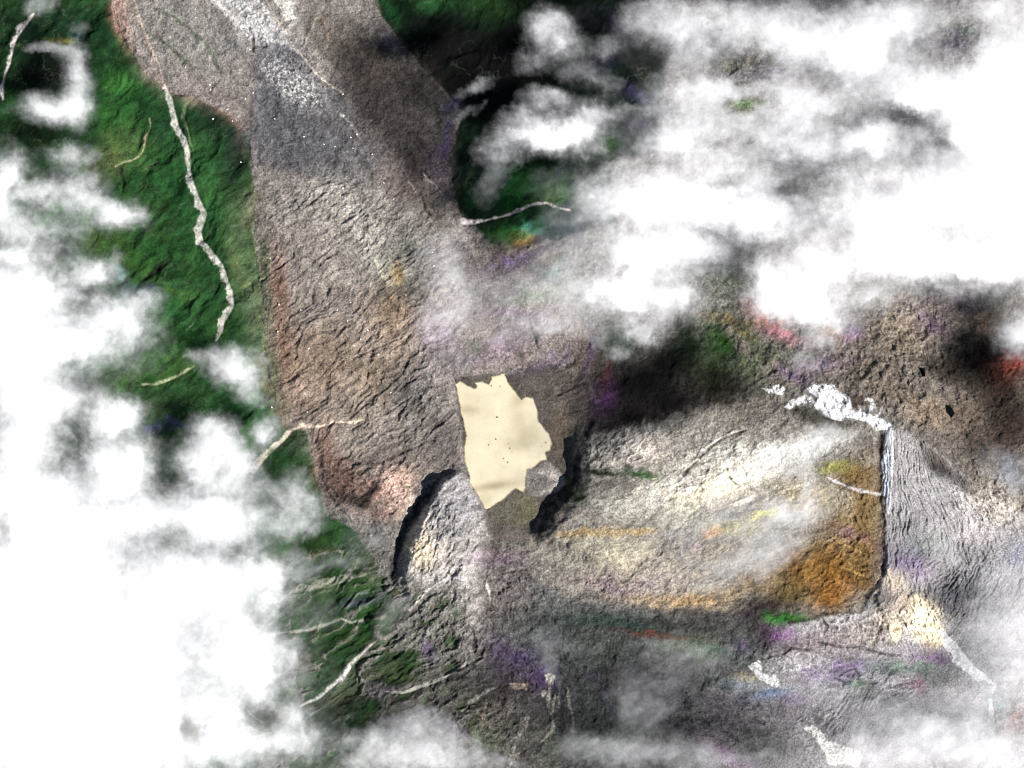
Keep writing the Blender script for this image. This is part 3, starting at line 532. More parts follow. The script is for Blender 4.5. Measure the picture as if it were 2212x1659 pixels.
# pale ridge lines (bare crest rock)
CRESTS = [(T(1, 2, [(440, 640, 1.5), (480, 590, 2), (560, 510, 2), (620, 460, 2), (690, 430, 1.5), (730, 350, 1.5), (810, 355, 2.5), (770, 380, 2)]), (206, 202, 196)),
          (T(1, 2, [(590, 480, 1.5), (660, 440, 2), (730, 420, 3), (800, 430, 6), (820, 480, 4)]), (196, 192, 192)),
          (T(1, 2, [(0, 1090, 4), (60, 990, 4), (140, 910, 2.5), (220, 830, 1.5)]), (206, 202, 196)),
          (T(1, 2, [(940, 450, 2), (960, 510, 1.5), (965, 585, 1.5)]), (206, 200, 192)),
          (T(1, 2, [(1350, 1090, 4), (1345, 1150, 3.5), (1340, 1250, 4), (1360, 1320, 3), (1375, 1400, 4), (1300, 1480, 3)]), (200, 196, 184)),
          (T(1, 2, [(1460, 1140, 3), (1480, 1250, 3), (1500, 1350, 3), (1500, 1420, 3)]), (172, 170, 160)),
          (T(1, 2, [(1400, 1170, 3), (1410, 1260, 3)]), (170, 168, 158)), (T(1, 2, [(1380, 1180, 3), (1370, 1290, 3)]), (176, 172, 164)),
          (T(1, 2, [(1190, 1400, 2), (1150, 1440, 4), (1130, 1480, 2), (1110, 1560, 4), (1080, 1659, 3)]), (206, 200, 192)),
          (T(1, 2, [(780, 1290, 3), (850, 1220, 5), (900, 1180, 4), (1000, 1130, 2)]), (174, 170, 164)), (T(1, 2, [(940, 1240, 2), (910, 1330, 2.5), (905, 1400, 1)]), (170, 150, 136)),
          (T(2, 1, [(400, 1115, 5), (260, 1170, 2), (180, 1220, 3), (90, 1300, 2)]), (206, 202, 192)),
          (T(2, 1, [(1340, 1120, 5), (1350, 1250, 3.5), (1345, 1400, 3.5), (1335, 1560, 3.5), (1325, 1659, 3)]), (226, 224, 226)),
          (T(2, 2, [(1340, 370, 4), (1310, 440, 6), (1240, 520, 3)]), (206, 192, 180)),
          (T(0, 0, [(870, 0, 3), (905, 140, 4), (930, 210, 3), (965, 290, 4), (1010, 380, 4), (1035, 460, 2), (1060, 560, 4)]), (200, 184, 170)),
          (T(0, 0, [(880, 200, 1), (885, 260, 1.5)]), (180, 150, 130)),
          (T(0, 0, [(1730, 20, 2), (1790, 130, 3), (1850, 210, 2), (1890, 290, 2.5), (1950, 360, 2), (2050, 480, 2), (2150, 560, 3), (2212, 600, 3)]), (190, 180, 168)),
          (T(0, 0, [(1380, 0, 6), (1450, 60, 7), (1540, 150, 7), (1600, 190, 5)]), (206, 202, 198)), (T(0, 0, [(1600, 60, 7), (1650, 160, 6), (1720, 250, 4)]), (190, 188, 186)),
          (T(0, 0, [(1780, 0, 5), (1830, 60, 5), (1890, 110, 5)]), (236, 230, 220)), (T(0, 0, [(2050, 120, 3), (2000, 220, 3), (1970, 310, 2)]), (160, 152, 140)),
          (T(0, 0, [(2090, 120, 3), (2130, 250, 3)]), (160, 140, 126)),
          (T(0, 0, [(1210, 290, 2), (1240, 370, 3)]), (172, 168, 162)), (T(0, 0, [(920, 1110, 1), (970, 1080, 1.2), (1020, 1045, 1)]), (130, 140, 100)),
          (T(1, 0, [(520, 1120, 2), (600, 1200, 2.5), (650, 1260, 1.5)]), (160, 150, 142)), (T(1, 0, [(430, 1170, 2), (480, 1250, 2)]), (160, 142, 132)),
          (T(2, 2, [(1290, 90, 1), (1250, 200, 1)]), (150, 130, 100)), (T(2, 2, [(950, 150, 2), (1020, 200, 2), (1150, 260, 2.5)]), (196, 170, 116)), (T(2, 2, [(1050, 370, 2.5), (1200, 420, 3)]), (190, 160, 104)),
          (T(0, 2, [(1600, 1290, 1.5), (1660, 1340, 2), (1700, 1360, 2)]), (190, 186, 170)), (T(0, 2, [(1540, 1500, 1.5), (1620, 1470, 2.5), (1740, 1430, 2)]), (206, 200, 184)), (T(0, 2, [(1560, 1420, 1), (1600, 1390, 1.5), (1660, 1410, 2)]), (190, 186, 164)),
          (T(0, 1, [(1200, 490, 1), (1250, 440, 1)]), (130, 140, 110)), (T(0, 1, [(1180, 660, 1), (1230, 610, 1)]), (140, 146, 116)),
          (T(1, 0, [(0, 740, 2), (60, 800, 3), (120, 900, 3)]), (176, 170, 164))]
for pts, c in CRESTS:
    sl, k = line_mask(pts, 1.8, 2.2, 4)
    paint((sl, k * np.clip(.8 + .8 * fbm(GX[sl], GY[sl], 10, 4, 98), 0, 1)), c, .9)
    lift(line_mask(pts, 3, 1, 3), 9)

# ================================================================== fine relief
ang_deb = -42
rock = np.zeros((NY, NX), np.float32)
n_ne = poly_mask(NE, 40, 10, pad=90); n_fl = poly_mask(FL, 10, 4, pad=60)
base_r = fbm(GX, GY, 34, 6, 31, ridged=True, gain=.55) - 0.3
rock = base_r * 24 + fbm(GX, GY, 7, 3, 33) * 3.0
fine = fbm(GX, GY, 11, 4, 35, ang=-35, stretch=1.7, ridged=True, gain=.65) - .3
mac = fbm(GX + 22 * E2, GY + 22 * E1, 74, 6, 29, ang=-40, stretch=1.6, ridged=True, gain=.55) - .3
hgt += mac * 42 * np.clip(W_rock, 0, 1.2)
hgt += rock * W_rock + fine * 7 * np.clip(W_rock, 0, 1.4)
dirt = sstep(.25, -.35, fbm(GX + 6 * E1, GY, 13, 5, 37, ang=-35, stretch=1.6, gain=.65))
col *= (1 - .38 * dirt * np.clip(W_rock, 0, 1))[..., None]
pale = sstep(.35, .9, fbm(GX + 6 * E1, GY, 10, 5, 39, ang=-35, stretch=1.5, gain=.7))
col *= (1 + .55 * pale * np.clip(W_rock, 0, 1))[..., None]
# debris furrows
sl, k = poly_mask([(556, 430), (700, 380), (880, 420), (980, 500), (1010, 700), (985, 820), (990, 960), (960, 1020), (800, 1040), (680, 990), (620, 900), (590, 780), (560, 560)], 30, 10, pad=90)
low = fbm(GX[sl] + 34 * E2[sl], GY[sl] + 10 * E2[sl], 30, 4, 42, ang=ang_deb, stretch=5.5, ridged=True, gain=.45)
hgt[sl] += k * sstep(520, 700, GY[sl]) * (low - .3) * 30
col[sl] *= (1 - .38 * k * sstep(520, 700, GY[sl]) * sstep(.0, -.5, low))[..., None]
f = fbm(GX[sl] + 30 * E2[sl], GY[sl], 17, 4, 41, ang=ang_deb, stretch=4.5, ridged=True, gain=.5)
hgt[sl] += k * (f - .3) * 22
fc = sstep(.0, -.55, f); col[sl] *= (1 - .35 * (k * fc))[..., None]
# east flank flutes: radial about the summit
sl, k = n_fl
TH = np.arctan2(GX[sl] - 1930, GY[sl] - 800 + 1e-6); RR = np.hypot(GX[sl] - 1930, GY[sl] - 800)
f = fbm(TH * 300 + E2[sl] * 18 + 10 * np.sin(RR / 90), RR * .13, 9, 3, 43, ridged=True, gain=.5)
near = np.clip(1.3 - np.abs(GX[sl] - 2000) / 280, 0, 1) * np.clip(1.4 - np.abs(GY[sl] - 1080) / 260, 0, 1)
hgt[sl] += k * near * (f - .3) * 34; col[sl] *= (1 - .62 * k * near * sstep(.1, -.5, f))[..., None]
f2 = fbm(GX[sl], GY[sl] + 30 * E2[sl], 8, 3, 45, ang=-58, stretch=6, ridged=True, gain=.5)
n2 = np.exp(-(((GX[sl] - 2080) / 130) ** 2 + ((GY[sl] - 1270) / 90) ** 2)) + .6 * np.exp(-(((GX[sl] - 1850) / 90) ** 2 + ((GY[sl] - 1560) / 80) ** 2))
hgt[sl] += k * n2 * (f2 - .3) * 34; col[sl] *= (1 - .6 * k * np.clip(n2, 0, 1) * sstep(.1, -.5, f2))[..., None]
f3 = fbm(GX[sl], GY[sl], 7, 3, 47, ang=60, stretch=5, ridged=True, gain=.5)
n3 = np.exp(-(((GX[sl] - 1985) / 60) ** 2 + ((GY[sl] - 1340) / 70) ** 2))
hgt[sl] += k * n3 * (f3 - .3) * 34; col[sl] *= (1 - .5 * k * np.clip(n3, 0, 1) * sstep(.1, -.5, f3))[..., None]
sl, k = m_crat
f = fbm(GX[sl] + 12 * E2[sl], GY[sl], 16, 5, 49, ang=-22, stretch=2.6, ridged=True, gain=.6)
hgt[sl] += k * (f - .3) * 17
sl, k = n_ne
f = fbm(GX[sl] + 14 * E1[sl], GY[sl], 22, 5, 51, ang=60, stretch=1.8, ridged=True, gain=.6)
hgt[sl] += k * (f - .3) * 30
sl, k = m_deb
b1 = fbm(GX[sl] + 20 * E2[sl], GY[sl], 26, 5, 131, ang=54, stretch=7, gain=.6)
b2 = fbm(GX[sl] + 20 * E2[sl], GY[sl], 60, 4, 133, ang=60, stretch=3, gain=.6)
kk = k * sstep(1000, 800, GY[sl])
col[sl] *= np.exp(kk * (b1 * .26 + b2 * .22))[..., None]
hgt[sl] += kk * b1 * 12
# forested slopes: gullies and canopy roughness
g1 = fbm(GX + 34 * E2, GY, 72, 5, 53, ang=-48, stretch=2.3, ridged=True, gain=.42)
hgt += W_veg * ((g1 - .3) * 66 + fbm(GX, GY, 4.2, 3, 55, gain=.7) * 3.2 + fbm(GX, GY, 22, 4, 56, ang=-50, stretch=2) * 9)
g2 = fbm(GX, GY, 16, 5, 57, ang=-40, stretch=1.6)
col *= (1 + W_veg * np.clip(g2 * .55, -.55, .7))[..., None]
tint = sstep(-.2, .7, fbm(GX, GY, 55, 4, 59))[..., None] * W_veg[..., None]
col[:] = col * (1 + tint * np.array([.35, .05, -.02], np.float32))
col[:] = col * (1 - W_veg[..., None] * .22 * sstep(-.1, .5, g1)[..., None])
# mottled rock: stones and dirt
mott = fbm(GX, GY, 5.0, 3, 81, gain=.8); big = fbm(GX, GY, 48, 4, 83)
wr = np.clip(W_rock + .25, 0, 1)
col *= (1 + wr * (mott * .42 + big * .16))[..., None]
spk = sstep(.75, 1.15, fbm(GX, GY, 3.4, 2, 85))
rough_zone = np.zeros_like(spk)
for b in [(600, 130, 60, 120, -30), (650, 190, 90, 60, 40), (800, 450, 160, 90, 35), (850, 580, 100, 60, 30), (560, 40, 90, 50, 45), (700, 620, 160, 160, 40), (960, 1180, 80, 110, 0), (740, 960, 90, 60, 0), (2000, 1000, 200, 160, 0)]:
    sl, k = blob_mask(*b[:5], hard=1.4); rough_zone[sl] = np.maximum(rough_zone[sl], k)
col += (spk * rough_zone * .33)[..., None]
dk = sstep(.6, 1.1, fbm(GX, GY, 5, 3, 87))
col *= (1 - .6 * dk * rough_zone)[..., None]

def crag(b, c, dz, scale=13, ang=-35, st=1.6, seed=121):
    sl, k = blob_mask(*b, hard=2.0, warp=12)
    f = fbm(GX[sl] + 8 * E1[sl], GY[sl] + 5 * E2[sl], scale, 5, seed, ang=ang, stretch=st, ridged=True, gain=.6)
    f = (f - .28) * 2.2
    hgt[sl] += k * f * dz
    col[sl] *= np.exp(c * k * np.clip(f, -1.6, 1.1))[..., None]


for b, c, dz, sc, an, st in [((760, 1045, 85, 55, 10), .62, 12, 11, -40, 1.4), ((860, 1070, 46, 50, -10), .35, 10, 9, -40, 1.3), ((950, 1170, 80, 110, 20), .26, 14, 12, -66, 3.2), ((960, 1360, 100, 90, -30), .4, 16, 14, -60, 1.8), ((1340, 975, 90, 55, -10), .7, 14, 13, -50, 2.2),
                             ((1950, 800, 150, 110, 0), .24, 16, 18, 62, 2.6), ((1850, 1360, 130, 50, 0), .5, 15, 18, 30, 1.3), ((1990, 1340, 50, 60, -30), .6, 14, 9, 58, 4.0), ((1700, 1420, 120, 40, 0), .45, 12, 14, 20, 1.6),
                             ((2130, 1080, 90, 60, 30), .55, 12, 12, 60, 1.6), ((640, 170, 80, 70, 40), .6, 7, 7, -60, 1.5), ((560, 50, 70, 50, 40), .35, 6, 8, -50, 1.6), ((780, 470, 160, 70, 35), .3, 7, 10, -50, 1.5),
                             ((1060, 1560, 110, 60, 0), .5, 12, 14, -40, 1.4), ((880, 900, 110, 60, -30), .42, 12, 20, -40, 2.6), ((850, 780, 130, 90, -40), .28, 10, 22, -42, 2.6), ((1230, 840, 60, 70, 20), .35, 8, 14, -25, 2.6),
                             ((1400, 1240, 170, 60, 5), .28, 9, 14, -25, 1.8), ((1570, 1000, 170, 60, -15), .3, 8, 16, -28, 2.6), ((1870, 960, 40, 50, 0), .4, 12, 12, 80, 2), ((1800, 1230, 100, 80, -20), .5, 14, 20, -40, 1.8), ((1860, 1120, 40, 120, 0), .45, 12, 14, 70, 2.0),
                             ((270, 50, 30, 70, -15), .3, 8, 12, 60, 1.5), ((1770, 1570, 60, 50, 0), .4, 10, 12, -50, 2), ((1110, 1290, 100, 70, 0), .3, 12, 14, 70, 2.6), ((1180, 1440, 90, 70, 0), .4, 16, 20, 60, 2.0), ((1560, 1540, 140, 80, 0), .4, 16, 20, 30, 2.0), ((1880, 1480, 120, 60, 0), .4, 12, 16, -20, 2.0)]:
    crag(b, c, dz, sc, an, st)
for b in [(1868, 1110, 34, 110, 0, (128, 106, 70), .75), (1760, 1210, 60, 60, -20, (130, 108, 72), .5)]:
    paint(blob_mask(*b[:5], hard=1.4, warp=12), b[5], b[6])
sl, k = blob_mask(1800, 1200, 110, 100, -20, 2.0, 10)
f = fbm(GX[sl] + 10 * E2[sl], GY[sl], 16, 4, 161, ang=28, stretch=5)
col[sl] *= np.exp(.34 * k * f)[..., None]; hgt[sl] += k * f * 9

# ================================================================== water and channels (regions of the same sheet)
names = {0: 'terrain'}
LAKE = T(1, 1, [(725, 795), (745, 830), (770, 815), (800, 835), (850, 855), (875, 868), (884, 845), (870, 825), (915, 812), (960, 835), (975, 785), (1020, 772), (1060, 765),
                (1080, 815), (1110, 855), (1140, 895), (1170, 930), (1195, 912), (1240, 925), (1252, 965), (1270, 1010), (1280, 1075), (1310, 1115), (1345, 1155),
                (1360, 1210), (1355, 1260), (1320, 1270), (1325, 1320), (1290, 1330), (1255, 1370), (1200, 1382), (1195, 1440), (1195, 1500), (1180, 1525), (1130, 1512),
                (1105, 1520), (1060, 1570), (1000, 1610), (945, 1645), (920, 1610), (890, 1560), (845, 1485), (830, 1420), (805, 1340), (800, 1240), (815, 1170),
                (800, 1100), (790, 1050), (775, 1000), (765, 930), (750, 860)])
sl, lk = poly_mask(LAKE, 2.2, 3.0, pad=40)
sl2, lk2 = poly_mask(LAKE, 22, 3, pad=40)
LAKE_Z = float(np.percentile(hgt[sl][lk > .5], 20))
hgt[sl2] = hgt[sl2] * (1 - np.clip(lk2 * 1.6, 0, 1)) + (LAKE_Z + (1 - lk2) * 14) * np.clip(lk2 * 1.6, 0, 1)
inl = lk > .5
lake_id = 1
hs = hgt[sl]; hs[inl] = LAKE_Z
rs = region[sl]; rs[inl] = lake_id
X, Y = GX[sl], GY[sl]
wc = np.broadcast_to(lin((240, 224, 180)), X.shape + (3,)).copy()
for (x, y, rx, ry, a, kk) in [(1010, 885, 26, 12, 0, .30), (1005, 870, 60, 60, 0, .05), (1120, 865, 16, 18, 40, .3), (1140, 940, 22, 30, 50, .26), (1065, 1050, 60, 9, -8, .40), (1045, 1080, 20, 20, 0, .2),  # soft cloud shadows painted into the water, with a darker wave
                              (1100, 960, 26, 18, 0, .14), (1120, 905, 14, 20, 0, .16), (1010, 960, 20, 40, 0, .05)]:
    ca, sa = math.cos(math.radians(a)), math.sin(math.radians(a))
    u = ((X - x) * ca + (Y - y) * sa) / rx; v = (-(X - x) * sa + (Y - y) * ca) / ry
    wc *= (1 - kk * np.exp(-(u * u + v * v)))[..., None] ** np.array([1, 1.05, 1.25], np.float32)
wc *= (1 + .10 * fbm(X, Y, 34, 6, 91) - .07 * sstep(.1, .7, fbm(X, Y, 70, 4, 92)))[..., None]
sp = sstep(.5, .9, fbm(X, Y, 4, 3, 93)) * np.exp(-(((X - 1085) / 40) ** 2 + ((Y - 970) / 28) ** 2) ** 2)
wc *= (1 - .4 * sp)[..., None]
cs = col[sl]; cs[:] = cs * (1 - lk[..., None]) + wc * lk[..., None]
names[1] = 'lake'

# faint rills in the forest
for sd_, sc_ in ((141, 70), (143, 46)):
    n = np.abs(fbm(GX + 8 * E1, GY, sc_, 4, sd_, ang=-60, stretch=1.5))
    kr = sstep(.035, .0, n) * sstep(-.1, .4, fbm(GX, GY, 90, 2, sd_ + 5)) * (W_veg > .6)
    col[:] = col * (1 - .25 * kr[..., None]) + lin((120, 130, 98)) * .25 * kr[..., None]
STREAMS = [
    ('stream', T(0, 0, [(1045, 530, 2), (1075, 575, 3.5), (1100, 640, 5), (1120, 740, 6), (1145, 830, 6), (1190, 900, 6), (1212, 980, 6), (1215, 1100, 6), (1240, 1200, 6.5), (1272, 1290, 7), (1312, 1380, 9),
                        (1300, 1430, 9), (1277, 1500, 9), (1295, 1570, 8), (1345, 1620, 7)]) + T(0, 1, [(1380, 0, 6), (1430, 70, 6.5), (1465, 170, 6.5), (1492, 250, 6), (1502, 320, 5.5), (1472, 375, 6), (1440, 425, 5), (1420, 480, 9), (1405, 540, 1.5)]),
     (186, 180, 174), 'broad pale gravel torrent winding down the green slope left of the debris field'),
    ('stream', T(0, 0, [(975, 770, 1), (970, 820, 1.2), (945, 900, 1.4), (930, 960, 1.4), (900, 1010, 1.6), (860, 1035, 1.6), (800, 1050, 1.8), (750, 1080, 1.8)]), (166, 160, 126), 'thin tan gully stream left of the broad pale torrent'),
    ('stream', T(0, 0, [(215, 90, 3), (180, 135, 4), (130, 190, 6), (90, 260, 5), (72, 340, 4), (60, 420, 2.5), (30, 480, 3), (15, 550, 4), (18, 640, 2)]), (196, 186, 184), 'pale braided stream in the upper left corner beside a small white cloud'),
    ('stream', T(0, 0, [(1250, 630, 2), (1200, 680, 3), (1190, 760, 3.5), (1212, 850, 3), (1240, 950, 2)]), (104, 116, 86), 'faint olive side channel just right of the broad pale torrent'),
    ('stream', T(0, 1, [(1965, 1092, 4), (1880, 1130, 4.5), (1830, 1190, 5), (1770, 1240, 6), (1700, 1310, 6), (1640, 1390, 6)]), (184, 174, 158), 'pale forked gully running down past the dark green spur'),
    ('stream', T(0, 1, [(1972, 1100, 2), (2070, 1106, 2.5), (2150, 1080, 2.5), (2212, 1074, 3.5)]) + [(760, 912, 2.5), (785, 906, 1.5)], (206, 192, 176), 'thin whitish rill crossing the brown debris above the green spur'),
    ('stream', T(0, 1, [(1252, 712, 2.2), (1180, 760, 2.8), (1100, 800, 2.6), (1000, 835, 2.4), (925, 835, 3)]), (156, 158, 126), 'pale track of gravel below the broad torrent near a small cloud'),
    ('stream', T(1, 0, [(790, 1430, 6), (860, 1440, 4), (940, 1425, 3), (1010, 1410, 2.4), (1090, 1390, 2), (1180, 1350, 3), (1250, 1322, 3), (1330, 1312, 3.2), (1400, 1345, 2), (1480, 1362, 2)]), (198, 186, 186), 'pale pinkish stream curving across the green patch right of the debris field'),
    ('stream', T(0, 2, [(1730, 795, 4), (1850, 780, 2.5), (2000, 765, 3), (2120, 730, 3.2), (2212, 690, 2)]) + T(1, 2, [(60, 716, 3.5), (170, 700, 3)]), (150, 148, 140), 'pale stream crossing the dark forest at lower left'),
    ('stream', T(0, 2, [(1880, 1340, 2), (1920, 1270, 2), (2050, 1210, 3), (2110, 1160, 4), (2212, 1075, 4)]), (190, 186, 182), 'white gully stream at the foot of the lower left forest'),
    ('stream', T(1, 2, [(260, 1165, 2), (400, 1172, 2.5), (520, 1130, 3.5), (650, 1080, 4), (740, 1020, 3), (800, 990, 3)]), (180, 174, 166), 'pale stream curving above the cloud at the lower centre'),
    ('stream', T(0, 2, [(1700, 1090, 1.5), (1850, 1045, 2), (2000, 1025, 2), (2100, 980, 1)]), (116, 108, 96), 'faint grey gully through the lower left forest'),
    ('stream', T(0, 2, [(1900, 510, 6), (2000, 490, 9), (2100, 460, 11), (2212, 440, 9)]) + [(790, 1240, 3)], (132, 130, 118), 'wide pale wash at the edge of the big white cloud'),
    ('stream', T(2, 1, [(1335, 1150, 3), (1322, 1250, 4.5), (1314, 1330, 6), (1312, 1430, 7), (1315, 1530, 6), (1320, 1620, 3.5)]), (164, 174, 184), 'bluish ice gully along the vertical crater rim below the snow'),
    ('stream', T(2, 1, [(940, 1435, 2), (1010, 1470, 2.5), (1080, 1500, 2.4), (1150, 1520, 3), (1230, 1535, 3.5), (1295, 1545, 3)]), (200, 200, 204), 'thin white rill ending at the vertical crater rim'),
    ('stream', T(2, 2, [(1670, 760, 5), (1730, 860, 11), (1800, 950, 14), (1900, 1040, 9), (2020, 1120, 5), (1995, 1200, 2), (2010, 1350, 3)]), (196, 196, 196), 'pale scree ravine running down from the cream crest at lower right'),
]
stream_info = {}
for i, (nm, pts, c, lab) in enumerate(STREAMS):
    rid = 10 + i
    cut = line_mask([(p[0], p[1], p[2] + 2.5) for p in pts], 3.5, 1, 2.5)
    lift(cut, -9)
    sl, _ = line_mask(pts, 1.3, 1.6, 2.5)
    wv = 1 + .0 * _
    wn = max(p[2] for p in pts)
    base = line_mask([(p[0], p[1], p[2]) for p in pts], 1.3, .35 * wn + 1.0, 4.0)[1]
    k = line_mask([(p[0], p[1], p[2]) for p in pts], 2.6, .45 * wn + 1.0, 4.0)[1]
    kfull = k
    c = tuple(v * .93 for v in c)
    var = 1 + .38 * fbm(GX[sl], GY[sl], 5, 3, 95)
    k = k * np.clip(.85 + .8 * fbm(GX[sl], GY[sl], 14, 4, 97), .3, 1)
    kk = (k * .84)[..., None]
    col[sl] = col[sl] * (1 - kk) + lin(c) * var[..., None] * kk
    rs = region[sl]; rs[(kfull > .5) & (rs == 0)] = rid
    names[rid] = nm; stream_info[rid] = lab

PONDS = [(T(2, 1, [(1690, 960), (1720, 965), (1735, 990), (1755, 1020), (1730, 1045), (1700, 1010)]), 'small dark pond on the tan rock right of the summit snow'),
         (T(2, 1, [(1515, 715), (1550, 725), (1565, 780), (1545, 780)]), 'tiny dark tarn on the rugged rock above the summit snow'),
         (T(2, 1, [(1925, 1210), (1950, 1220), (1975, 1260), (1950, 1265)]), 'narrow dark pool near the right edge of the rocky flank')]
for i, (pts, lab) in enumerate(PONDS):
    rid = 40 + i
    sl, k = poly_mask(pts, 1.0, .8)
    z = float(hgt[sl][k > .5].min()); ii = k > .5
    hs = hgt[sl]; hs[ii] = z - 3
    rs = region[sl]; rs[ii] = rid
    paint((sl, k), (16, 26, 24)); names[rid] = 'pond'; stream_info[rid] = lab

# semantic split of the rest of the sheet: forest cover, debris, snow
def setreg(m, rid, thr=.5):
    sl, k = m
    rs = region[sl]; rs[(k > thr) & (rs == 0)] = rid
setreg(m_snow, 3, .35); names[3] = 'snowfield'
r0 = (region == 0)
region[r0 & (W_veg > .5)] = 2; names[2] = 'forest_cover'
setreg(m_cone, 5); names[5] = 'rock_hill'
setreg(m_deb, 4); names[4] = 'debris_field'
setreg(m_crat, 6); names[6] = 'crater_floor'

lkk = (region == 1)[..., None]
gain_ = .655 * np.ones_like(W_rock) * (1 + .32 * np.clip(W_rock, 0, 1)) * (1 + .34 * W_veg) * np.where((region >= 10) & (region < 40), 1.45, 1.0)
sl, k = m_crat
gain_[sl] *= 1 + .42 * k * np.exp(-(((GX[sl] - 1590) / 190) ** 2 + ((GY[sl] - 1020) / 80) ** 2)) - .1 * k
sl, k = m_fl
gain_[sl] *= 1 + .2 * k
sl, k = m_cone
gain_[sl] *= 1 + .25 * k
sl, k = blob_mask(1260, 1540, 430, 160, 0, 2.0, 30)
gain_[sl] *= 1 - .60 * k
gain_[:] = np.clip(gain_, 0, 1.6)
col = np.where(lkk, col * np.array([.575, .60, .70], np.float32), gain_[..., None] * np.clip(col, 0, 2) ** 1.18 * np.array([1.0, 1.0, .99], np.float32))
lum = col.mean(-1, keepdims=True)
col = col * (1 - .16 * W_veg[..., None]) + lum * .16 * W_veg[..., None]
col = np.clip(col, 0.003, .9).astype(np.float32)

# ------------------------------------------------------------------ materials
def new_mat(name):
    m = bpy.data.materials.new(name); m.use_nodes = True
    nt = m.node_tree
    return m, nt, nt.nodes['Principled BSDF'], nt.nodes['Material Output']


def ground_mat(name, rough, bump, grain, detail_scale):
    m, nt, bsdf, out = new_mat(name)
    at = nt.nodes.new('ShaderNodeAttribute'); at.attribute_name = 'ground_colour'
    geo = nt.nodes.new('ShaderNodeNewGeometry')
    n1 = nt.nodes.new('ShaderNodeTexNoise'); n1.inputs['Scale'].default_value = detail_scale
    n1.inputs['Detail'].default_value = 3; n1.inputs['Roughness'].default_value = .7
    nt.links.new(geo.outputs['Position'], n1.inputs['Vector'])
    mr = nt.nodes.new('ShaderNodeMapRange')
    mr.inputs['From Min'].default_value = .3; mr.inputs['From Max'].default_value = .7
    mr.inputs['To Min'].default_value = 1 - grain; mr.inputs['To Max'].default_value = 1 + grain
    nt.links.new(n1.outputs['Fac'], mr.inputs['Value'])
    mul = nt.nodes.new('ShaderNodeVectorMath'); mul.operation = 'SCALE'
    nt.links.new(at.outputs['Color'], mul.inputs[0]); nt.links.new(mr.outputs[0], mul.inputs['Scale'])
    nt.links.new(mul.outputs[0], bsdf.inputs['Base Color'])
    bp = nt.nodes.new('ShaderNodeBump'); bp.inputs['Strength'].default_value = 1.0; bp.inputs['Distance'].default_value = bump
    nt.links.new(n1.outputs['Fac'], bp.inputs['Height']); nt.links.new(bp.outputs[0], bsdf.inputs['Normal'])
    bsdf.inputs['Roughness'].default_value = rough
    bsdf.inputs['Specular IOR Level'].default_value = 0.08
    return m


M_rock = ground_mat('bare_rock_and_scree', .95, 12.0, .5, .05)
M_forest = ground_mat('forest_canopy', .95, 7.0, .45, .06)
M_snow = ground_mat('firn_snow', .8, 3.0, .08, .05)
M_gravel = ground_mat('stream_gravel', .9, 4.0, .25, .06)
M_water = ground_mat('silty_water', .45, 0.6, .05, .04)
M_dark = ground_mat('dark_pond_water', .2, 0.2, .02, .04)

# ------------------------------------------------------------------ build the sheet, split by region
WX = ((GX - CX) * S).astype(np.float32); WY = ((CY - GY) * S).astype(np.float32)
co_all = np.stack([WX, WY, hgt], -1).reshape(-1, 3)
col_all = np.concatenate([col.reshape(-1, 3), np.ones((NX * NY, 1), np.float32)], 1)
j, i = np.meshgrid(np.arange(NY - 1), np.arange(NX - 1), indexing='ij')
a = (j * NX + i).ravel()
quads = np.stack([a, a + NX, a + NX + 1, a + 1], 1)
freg = region[:-1, :-1].ravel()
freg = np.maximum(freg, 0)


def tag(o, label=None, cat=None, group=None, kind=None):
    if label: o['label'] = label
    if cat: o['category'] = cat
    if group: o['group'] = group
    if kind: o['kind'] = kind


def mesh_from(name, co, quads, mat, colours=None, smooth=True):
    me = bpy.data.meshes.new(name)
    nv, nf = len(co), len(quads)
    me.vertices.add(nv); me.vertices.foreach_set('co', np.ascontiguousarray(co, np.float32).ravel())
    me.loops.add(nf * 4); me.loops.foreach_set('vertex_index', np.ascontiguousarray(quads, np.int32).ravel())
    me.polygons.add(nf); me.polygons.foreach_set('loop_start', np.arange(0, nf * 4, 4, dtype=np.int32))
    me.update(calc_edges=True)
    if smooth:
        me.polygons.foreach_set('use_smooth', np.ones(nf, bool))
    if colours is not None:
        at = me.color_attributes.new('ground_colour', 'FLOAT_COLOR', 'POINT')
        at.data.foreach_set('color', np.ascontiguousarray(colours, np.float32).ravel())
    me.materials.append(mat)
    ob = bpy.data.objects.new(name, me); scene.collection.objects.link(ob)
    return ob


mats = {0: M_rock, 1: M_water, 2: M_forest, 3: M_snow, 4: M_rock, 5: M_rock, 6: M_rock}
info = {0: ('bare grey and brown volcanic rock of the flanks and outer slopes', 'terrain', 'structure'),
        1: ('cream coloured silty lake in the middle of the grey basin', 'lake', 'structure'),
        2: ('dense dark green forest covering the slopes around the debris field', 'forest', 'stuff'),
        3: ('bright white snow streaked over the summit ridge', 'snow', 'structure'),
        4: ('long grey brown debris field running from the top edge to the lake', 'debris field', 'structure'),
        5: ('pale craggy rock hill south west of the lake', 'hill', 'structure'),
        6: ('cream and ochre crater floor between the lake and the vertical rim', 'crater floor', 'structure')}
for rid in sorted(names):
    f = quads[freg == rid]
    if len(f) == 0:
        continue
    used, inv = np.unique(f.ravel(), return_inverse=True)
    mat = mats.get(rid, M_gravel if rid < 40 else M_dark)
    ob = mesh_from(names[rid], co_all[used], inv.reshape(-1, 4), mat, col_all[used])
    if rid in info:
        tag(ob, info[rid][0], info[rid][1], kind=info[rid][2])
    else:
        tag(ob, stream_info[rid], names[rid], 'streams draining the slopes' if rid < 40 else 'small dark ponds', kind='structure')


